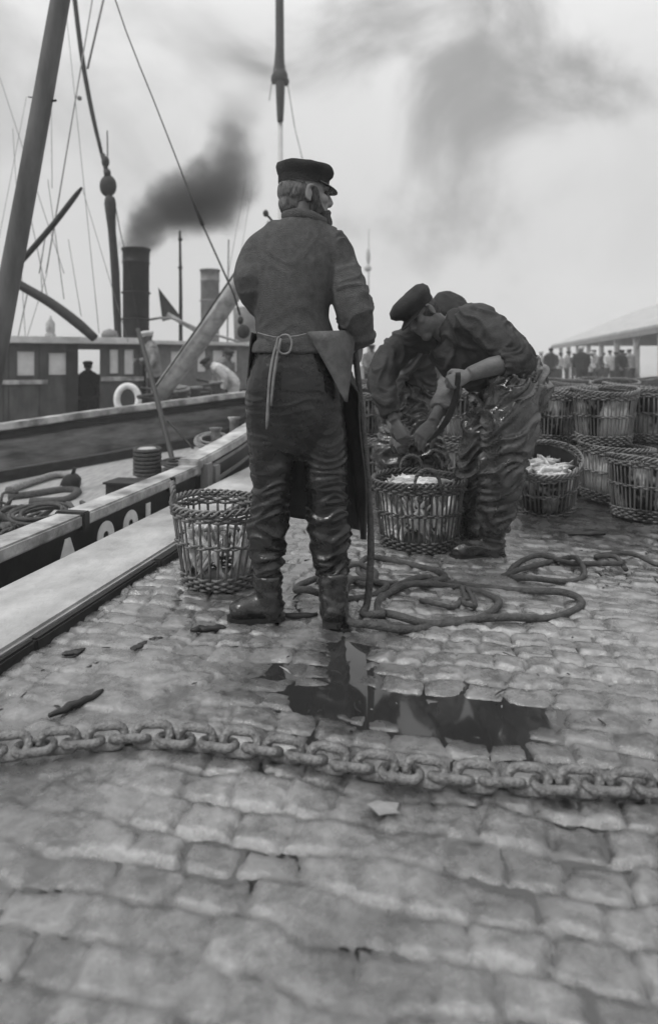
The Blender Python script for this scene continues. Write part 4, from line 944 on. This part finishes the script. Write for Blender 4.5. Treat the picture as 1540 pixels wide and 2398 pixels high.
# light rigging at the left
q = MB()
for a, b, r in (((226, -60), (108, 640), .012), ((112, 420), (150, 700), .008), ((70, 500), (112, 700), .008), ((120, 240), (122, 440), .006), ((105, 560), (92, 640), .012), ((96, 640), (100, 700), .008), ((160, 560), (190, 740), .006), ((110, 640), (60, 800), .006), ((258, -70), (205, 160), .02), ((-40, 60), (150, 640), .006), ((30, 300), (60, 800), .006), ((150, -20), (232, 780), .006), ((160, -60), (20, 640), .005), ((192, 438), (300, 800), .006), ((62, 226), (-30, 700), .005), ((66, 678), (40, 800), .01)):
    q.tube([P(*a, 12), P(*b, 12)], r, 5)
q.ell(P(186, 229, 12), (.045, .045, .045)); obj('shrouds', q, GREYP, boat2)
lb = P(299, 935, 12.2); q = MB(Matrix.Translation(lb) @ Matrix.Rotation(R(90), 4, 'X') @ Matrix.Rotation(R(8), 4, 'Y'))
q.tube([(.20 * math.cos(a), .26 * math.sin(a), 0) for a in np.linspace(0, 6.283, 28, endpoint=False)], .062, 10, closed=True); tag(obj('lifebuoy', q, WHITEP), 'pale ring lifebuoy leaning on the wheelhouse side', 'lifebuoy')

# ---- a third drifter beyond: long deckhouse, grey funnel, mizzen
boat3 = thing('drifter', 'farther drifter with long low deckhouse and grey funnel, furled dark mizzen sail', 'boat', (-3, 16, -2.1))
dh = WP(P(342, 850, 14.4), P(640, 850, 16.5)); z3 = 1.42
h3 = [dh.rect(400, 822, 432, 872), dh.rect(462, 820, 482, 870), dh.rect(498, 820, 522, 874), dh.rect(540, 820, 556, 870)]
q = MB(); wall(q, dh, 0, dh.L, -.9, z3, h3); q.obox(dh.o, dh.t, dh.n, 0, dh.L, .08, 2.0, -.9, z3 - .01); obj('house', q, GREYP, boat3, smooth=False)
for hh in h3: framed(dh, hh, boat3, GREYP)
q = MB(); q.obox(dh.o, dh.t, dh.n, -.2, dh.L + .2, -.2, 2.2, z3, z3 + .09); obj('roof', q, ROOFM, boat3, smooth=False, bevel=.015)
funnel(469, 514, 631, 18, 1.0, GREYP, boat3, (2.75,))
q = MB(); q.tube([P(423, 830, 16), P(423, 700, 16), P(421, 540, 16)], [.05, .045, .03], 10); mz = obj('mizzen_mast', q, SPARD, boat3)
for py in (560, 626):
    q = MB(); q.ell(P(422, py, 16), (.06, .05, .05)); obj('mast_hoop', q, SPARD, mz)
q = MB(); q.add([P(370, 672, 15.6), P(424, 742, 15.6), P(380, 752, 15.5), P(370, 672, 15.75), P(424, 742, 15.75), P(380, 752, 15.7)], [(0, 1, 2), (3, 5, 4), (0, 3, 4, 1), (1, 4, 5, 2), (2, 5, 3, 0)]); obj('mizzen_sail', q, SAIL, boat3, smooth=False)
q = MB(); q.tube([P(350, 748, 15), P(400, 744, 15), P(470, 772, 15), P(560, 800, 15)], .03, 6, 2); q.tube([P(392, 735, 15.3), P(460, 775, 15.3)], .05, 8); obj('gaff', q, SPAR, boat3)
q = MB(); q.tube([P(535, 560, 17), P(532, 830, 17)], .02, 6); q.tube([P(575, 420, 17), P(535, 640, 17)], .006, 4); q.tube([P(590, 440, 17), P(545, 700, 17)], .006, 4); obj('shrouds', q, GREYP, boat3)
q = MB(); c = P(575, 745, 17); q.lathe([(.001, 0)], 3) if False else q.tube([P(572, 720, 17), P(575, 800, 17)], [.3, .3], 14); obj('ventilator', q, GREYP, boat3)
q = MB(); strip(q, smooth_line([P(200, 960, 13.6), P(420, 925, 14), P(700, 900, 16)]), [(0, 0), (0, -2.6), (-.1, -2.6), (-.1, 0)]); obj('hull', q, BLACKP, boat3, smooth=False)

# ---- the tall mast behind the standing man, and far masts
boat4 = thing('drifter', 'hidden drifter whose tall dark topmast rises above the standing fisherman', 'boat', (-1.2, 21, -2.1))
q = MB(); strip(q, smooth_line([(-3.8, 19, .3), (-2.0, 20, .3), (-.5, 22, .4), (.2, 25, .6), (.1, 28, .8)]), [(0, 0), (0, -2.6), (-2.5, -2.6), (-2.5, 0)]); obj('hull', q, BLACKP, boat4, smooth=False)
q = MB(); q.tube([P(654, -90, 22), P(655, 120, 22), P(656, 200, 22), P(656, 268, 22), P(656, 284, 22)], [.14, .15, .16, .12, .10], 12, 2); tm = obj('topmast', q, SPARD, boat4)
q = MB(); q.ell(P(656, 178, 22), (.26, .2, .3)); q.ell(P(641, 184, 22), (.1, .1, .2)); q.ell(P(670, 190, 22), (.1, .1, .16)); obj('masthead', q, SPARD, tm)
q = MB(); q.tube([P(656, 284, 22.1), P(658, 700, 22.1), P(658, 900, 22.1)], [.085, .10, .12], 10); obj('lower_mast', q, mat('steam_pale_mast', .4, .6, .1, 4), boat4)  # pale colour stands in for steam veiling the lower mast
q = MB()
for a, b in (((642, 150), (630, 235)), ((666, 150), (690, 300)), ((655, 60), (640, 185)), ((648, 80), (640, 180)), ((690, 300), (710, 380))): q.tube([P(*a, 22), P(*b, 22)], .014, 4)
obj('shrouds', q, GREYP, boat4)
boat5 = thing('drifter', 'faint distant vessel beyond the quay, only its slim mast in view', 'boat', P(862, 880, 60))
q = MB(); q.tube([P(863, 535, 60), P(862, 870, 60)], [.05, .12], 8); q.ell(P(862, 600, 60), (.2, .2, .8)); q.ell(P(861, 628, 60), (.35, .3, .3)); obj('mast', q, SHEDP, boat5)
q = MB(); strip(q, smooth_line([P(835, 858, 58), P(862, 858, 57.5), P(890, 856, 59)]), [(0, 0), (0, -2.6), (-2, -2.6), (-2, 0)]); obj('hull', q, GREYP, boat5, smooth=False)

# ------------------------------------------------------------------ small figures, shared builder
def small_person(label, foot, face, h=1.7, coat=GREYC, legs=WOOLD, capm=WOOLD, bend=0.0, arms=((.25, -.3), (.25, -.3)), vox=.016, group=None):
    root = thing('person', label, 'person', foot, group); s = h / 1.75; f = Vector((face[0], face[1], 0)).normalized(); r = f.cross(Vector((0, 0, 1))); o = Vector(foot)
    def L(x, y, z):                                              # body frame: right, forward, up; bent at the hip
        if z > .9: dz = z - .9; y, z = y * math.cos(bend) + dz * math.sin(bend), .9 + dz * math.cos(bend) - y * math.sin(bend)
        return o + (r * x + f * y + Vector((0, 0, z))) * s
    M = frame(L(0, .03, 1.56), f * math.cos(bend * .6) - Vector((0, 0, math.sin(bend * .6))), Vector((0, 0, 1)) + f * bend * .5, .95 * s)
    sh = [L(-.18, 0, 1.4), L(.18, 0, 1.4)]; ha = []
    b = MB(); add_head(b, M); b.tube([L(0, 0, 1.42), L(0, 0, 1.2), L(0, 0, .9)], [.08, .1, .1], 10)
    for i, sd_ in enumerate((-1, 1)):
        fw, dn = arms[i]; el = L(sd_ * .24, fw * .3, 1.14); wr_ = L(sd_ * .2, fw, 1.14 + dn * .8 + .1)
        b.tube([sh[i], el, wr_], [.045, .04, .03], 8); add_hand(b, wr_, (wr_ - el), r * sd_, .6, sd_); ha.append((el, wr_))
        b.tube([L(sd_ * .1, 0, .9), L(sd_ * .11, .02, .5), L(sd_ * .11, 0, .08)], [.07, .05, .04], 8)
    fuse('body', b, SKIND, root, vox * .6, 1)
    j = MB(); j.tube([L(0, -.01, 1.5), L(0, 0, 1.42), L(0, 0, 1.3), L(0, 0, 1.05), L(0, 0, .82)], [(.07, .06), (.17, .1), (.205, .13), (.19, .13), (.2, .14)], 14, 2, ref=r)
    for i in (0, 1): j.tube([sh[i], ha[i][0], sh[i].lerp(ha[i][1], .0) * 0 + ha[i][0].lerp(ha[i][1], .9)], [.078, .068, .055], 10, 2)
    fuse('coat', j, coat, root, vox, 2, folds(.008, seed=foot[0]))
    t = MB(); t.tube([L(0, 0, .95), L(0, 0, .8)], [(.17, .13), (.17, .13)], 12, ref=r)
    for sd_ in (-1, 1): t.tube([L(sd_ * .09, 0, .84), L(sd_ * .11, .02, .48), L(sd_ * .11, 0, .1)], [.105, .085, .07], 10, 2)
    fuse('trousers', t, legs, root, vox, 2)
    t = MB()
    for sd_ in (-1, 1): t.tube([L(sd_ * .11, -.03, .12), L(sd_ * .11, -.03, .04), L(sd_ * .115, .16, .03)], [.055, .05, .035], 8, 2)
    fuse('boots', t, LEATHER, root, vox, 1)
    if capm: add_cap(root, M, capm, False)
    return root
c = P(206, 850, 13.2); small_person('man in dark coat standing in the open wheelhouse doorway', (c.x, c.y, -.62), (.3, -1), 1.72, WOOLD, WOOLD, WOOLD)
c = P(362, 850, 11.6); small_person('man in grey jacket and pale cap leaning out beside the wheelhouse', (c.x, c.y, -.05), (-.7, -.4), 1.7, GREYC, WOOLD, PALEC, .15, ((.12, -.25), (.2, -.1)))
c = P(512, 850, 13.6); small_person('man in grey coat bending on the deck of the second drifter', (c.x, c.y, -.28), (.7, -.6), 1.7, GREYC, WOOLD, WOOLD, .45, ((.3, -.2), (.35, -.2)))
c = P(548, 850, 13.0); small_person('man in pale smock stooping at the rail beside the standing fisherman', (c.x, c.y, -.22), (-.9, -.3), 1.68, PALEC, PALEC, WOOLD, .95, ((.3, -.3), (.3, -.3)))
CG = 'people in the fish market beyond the baskets'
crowd = ((1290, 24, 1.66, (-.4, -1), WOOLD, 'distant man in black coat just right of the bending man'), (1262, 27, 1.6, (.5, -1), PALEC, 'distant pale clothed woman just over the back of the bending man'), (1325, 29, 1.64, (1, -.3), GREYC, 'distant grey coated figure left of the dark man by the posts'),
         (1362, 20, 1.62, (.2, 1), WOOLD, 'distant man in dark coat and pale cap in front of the shed corner'), (1395, 26, 1.63, (-1, -.2), GREYC, 'distant grey figure under the low end of the shed eave'), (1425, 30, 1.7, (0, -1), PALEC, 'distant figure in white between two shed posts'),
         (1450, 22, 1.55, (.3, -1), WOOLD, 'distant dark clothed figure stooping by the rightmost stack'), (1478, 27, 1.68, (-.5, 1), GREYC, 'distant grey figure nearest the right edge under the eave'), (868, 17, 1.58, (.2, -1), GREYC, 'distant figure glimpsed between the two nearest men'))
crowd += ((1308, 31, 1.6, (.6, -1), PALEC, 'distant pale figure between the two darkest figures left of the posts'), (1345, 34, 1.62, (-.8, -1), WOOLD, 'distant black figure farthest off below the roof corner'), (1378, 23, 1.5, (1, -.6), PALEC, 'distant stooping figure in white right beside the pale capped man'),
          (1410, 33, 1.64, (.1, -1), WOOLD, 'distant dark figure deep under the shed roof'), (1436, 25, 1.52, (.9, -.2), GREYC, 'distant short grey figure leaning left beside a shed post'), (1465, 32, 1.6, (-1, -1), PALEC, 'distant pale figure close to the right edge deep in the shed'), (1280, 33, 1.6, (1, 1), GREYC, 'distant faint grey figure over the hip of the bending man'))
for px, D, h_, fc_, cm, lab in crowd:
    c = P(px, 850, D); small_person(lab, (c.x, c.y, 0), fc_, h_ * .98, cm, WOOLD, PALEC if 'pale cap' in lab or 'woman' in lab else WOOLD, .12, vox=.024, group=CG)

# ------------------------------------------------------------------ the fish market shed
def sl(y): return 15.25 + .203 * (y - 32)
shed = thing('market_shed', 'long open sided fish market shed with slate roof on posts', 'shed', (sl(40) + 5, 40, 0))
q = MB(); ya, yb_ = 12, 61; tt = Vector((.199, .98, 0)); nn = Vector((.98, -.199, 0)); e0 = Vector((sl(ya), ya, 0)); Ls_ = (yb_ - ya) / .98
ze, zr_ = 2.6, 5.0; pr = lambda s_, d_, z: e0 + tt * s_ + nn * d_ + Vector((0, 0, z))
for dz in (0,):
    A_, B_, C_, D_ = pr(0, 0, ze), pr(Ls_, 0, ze), pr(Ls_ - 9, 5, zr_), pr(0, 5, zr_); E_, F_ = pr(Ls_, 10, ze), pr(0, 10, ze)
    up = Vector((0, 0, .12)); q.add([A_, B_, C_, D_, E_, F_] + [v + up for v in (A_, B_, C_, D_, E_, F_)], [(0, 1, 2, 3), (1, 4, 2), (4, 5, 3, 2), (6, 9, 8, 7), (7, 8, 10), (10, 8, 9, 11), (0, 6, 7, 1), (1, 7, 10, 4), (4, 10, 11, 5), (0, 3, 9, 6), (3, 5, 11, 9)])
obj('roof', q, SHEDR, shed, smooth=False)
q = MB(); q.obox(e0, tt, nn, 0, Ls_, -.05, .02, ze - .28, ze - .02); obj('fascia', q, GREYP, shed, smooth=False)
q = MB(); q.obox(e0, tt, nn, 0, Ls_, 9.6, 9.8, 0, ze); obj('back_wall', q, GREYP, shed, smooth=False)
for i in range(12):
    q = MB(); q.obox(e0, tt, nn, i * 4.1 + .3, i * 4.1 + .55, .1, .35, 0, ze - .29)
    for sg in (-1, 1): q.tube([pr(i * 4.1 + .42, .22, ze - .95), pr(i * 4.1 + .42 + sg * .75, .22, ze - .2)], .06, 6)
    obj('post', q, SHEDP, shed, smooth=False)

# ------------------------------------------------------------------ smoke from the funnel
def smoke(name, label, blobs, dens, col, seed=0.0):
    q = MB()
    for c, r in blobs: q.ell(c, (r * 1.25,) * 3, 14, 10)
    m = bpy.data.materials.new(name); m.use_nodes = True; t = m.node_tree; t.nodes.clear(); out = t.nodes.new('ShaderNodeOutputMaterial'); pv = t.nodes.new('ShaderNodeVolumePrincipled')
    pv.inputs['Color'].default_value = (col, col, col, 1); pv.inputs['Anisotropy'].default_value = .2
    g = t.nodes.new('ShaderNodeNewGeometry'); nz = N(t, 'ShaderNodeTexNoise', i_Scale=1.7, i_Detail=5.0, i_Roughness=.62); t.links.new(g.outputs['Position'], nz.inputs['Vector'])
    sub = N(t, 'ShaderNodeVectorMath', operation='SUBTRACT'); t.links.new(nz.outputs['Color'], sub.inputs[0]); sub.inputs[1].default_value = (.5, .5, .5)
    sc = N(t, 'ShaderNodeVectorMath', operation='MULTIPLY_ADD'); t.links.new(sub.outputs[0], sc.inputs[0]); sc.inputs[1].default_value = (.75, .75, .75); t.links.new(g.outputs['Position'], sc.inputs[2])
    acc = None
    for c, r in blobs:
        dd = N(t, 'ShaderNodeVectorMath', operation='DISTANCE'); t.links.new(sc.outputs[0], dd.inputs[0]); dd.inputs[1].default_value = c
        v = math_node(t, 'MULTIPLY_ADD', dd.outputs['Value'], -1.0 / r, 1.0); acc = v if acc is None else math_node(t, 'SMOOTH_MAX', acc, v, .25)
    mr = t.nodes.new('ShaderNodeMapRange'); mr.interpolation_type = 'SMOOTHSTEP'; mr.inputs[1].default_value = 0.0; mr.inputs[2].default_value = .8; mr.inputs[3].default_value = 0; mr.inputs[4].default_value = dens
    t.links.new(acc, mr.inputs[0])
    far = N(t, 'ShaderNodeVectorMath', operation='DISTANCE'); t.links.new(g.outputs['Position'], far.inputs[0]); far.inputs[1].default_value = blobs[0][0]
    fd = t.nodes.new('ShaderNodeMapRange'); fd.inputs[1].default_value = 2.0; fd.inputs[2].default_value = 4.3; fd.inputs[3].default_value = 1.0; fd.inputs[4].default_value = .07; t.links.new(far.outputs['Value'], fd.inputs[0])
    t.links.new(math_node(t, 'MULTIPLY', mr.outputs[0], fd.outputs[0]), pv.inputs['Density']); t.links.new(pv.outputs[0], out.inputs['Volume'])
    o = fuse(name, q, m, None, .12, 3); return tag(o, label, 'smoke', None, 'stuff')
DS = 14.6
smoke('funnel_smoke', 'dark coal smoke drifting right from the tall black funnel', [(P(x, y, DS), r * DS / F) for x, y, r in ((318, 598, 40), (322, 575, 44), (334, 548, 54), (355, 518, 66), (395, 488, 84), (445, 475, 98), (497, 460, 106), (535, 425, 96), (545, 370, 84), (548, 310, 76), (575, 250, 74), (610, 200, 70), (470, 400, 46))], 3.4, .12)

# ------------------------------------------------------------------ sea air over the harbour
q = MB(); q.box(-160, 160, -6, 260, -3.2, 30)
m = bpy.data.materials.new('sea_haze'); m.use_nodes = True; t = m.node_tree; t.nodes.clear(); out = t.nodes.new('ShaderNodeOutputMaterial'); pv = t.nodes.new('ShaderNodeVolumePrincipled')
pv.inputs['Color'].default_value = (.9, .9, .9, 1); pv.inputs['Density'].default_value = .0035; t.links.new(pv.outputs[0], out.inputs['Volume'])
struct(obj('haze', q, m, smooth=False), 'stuff')
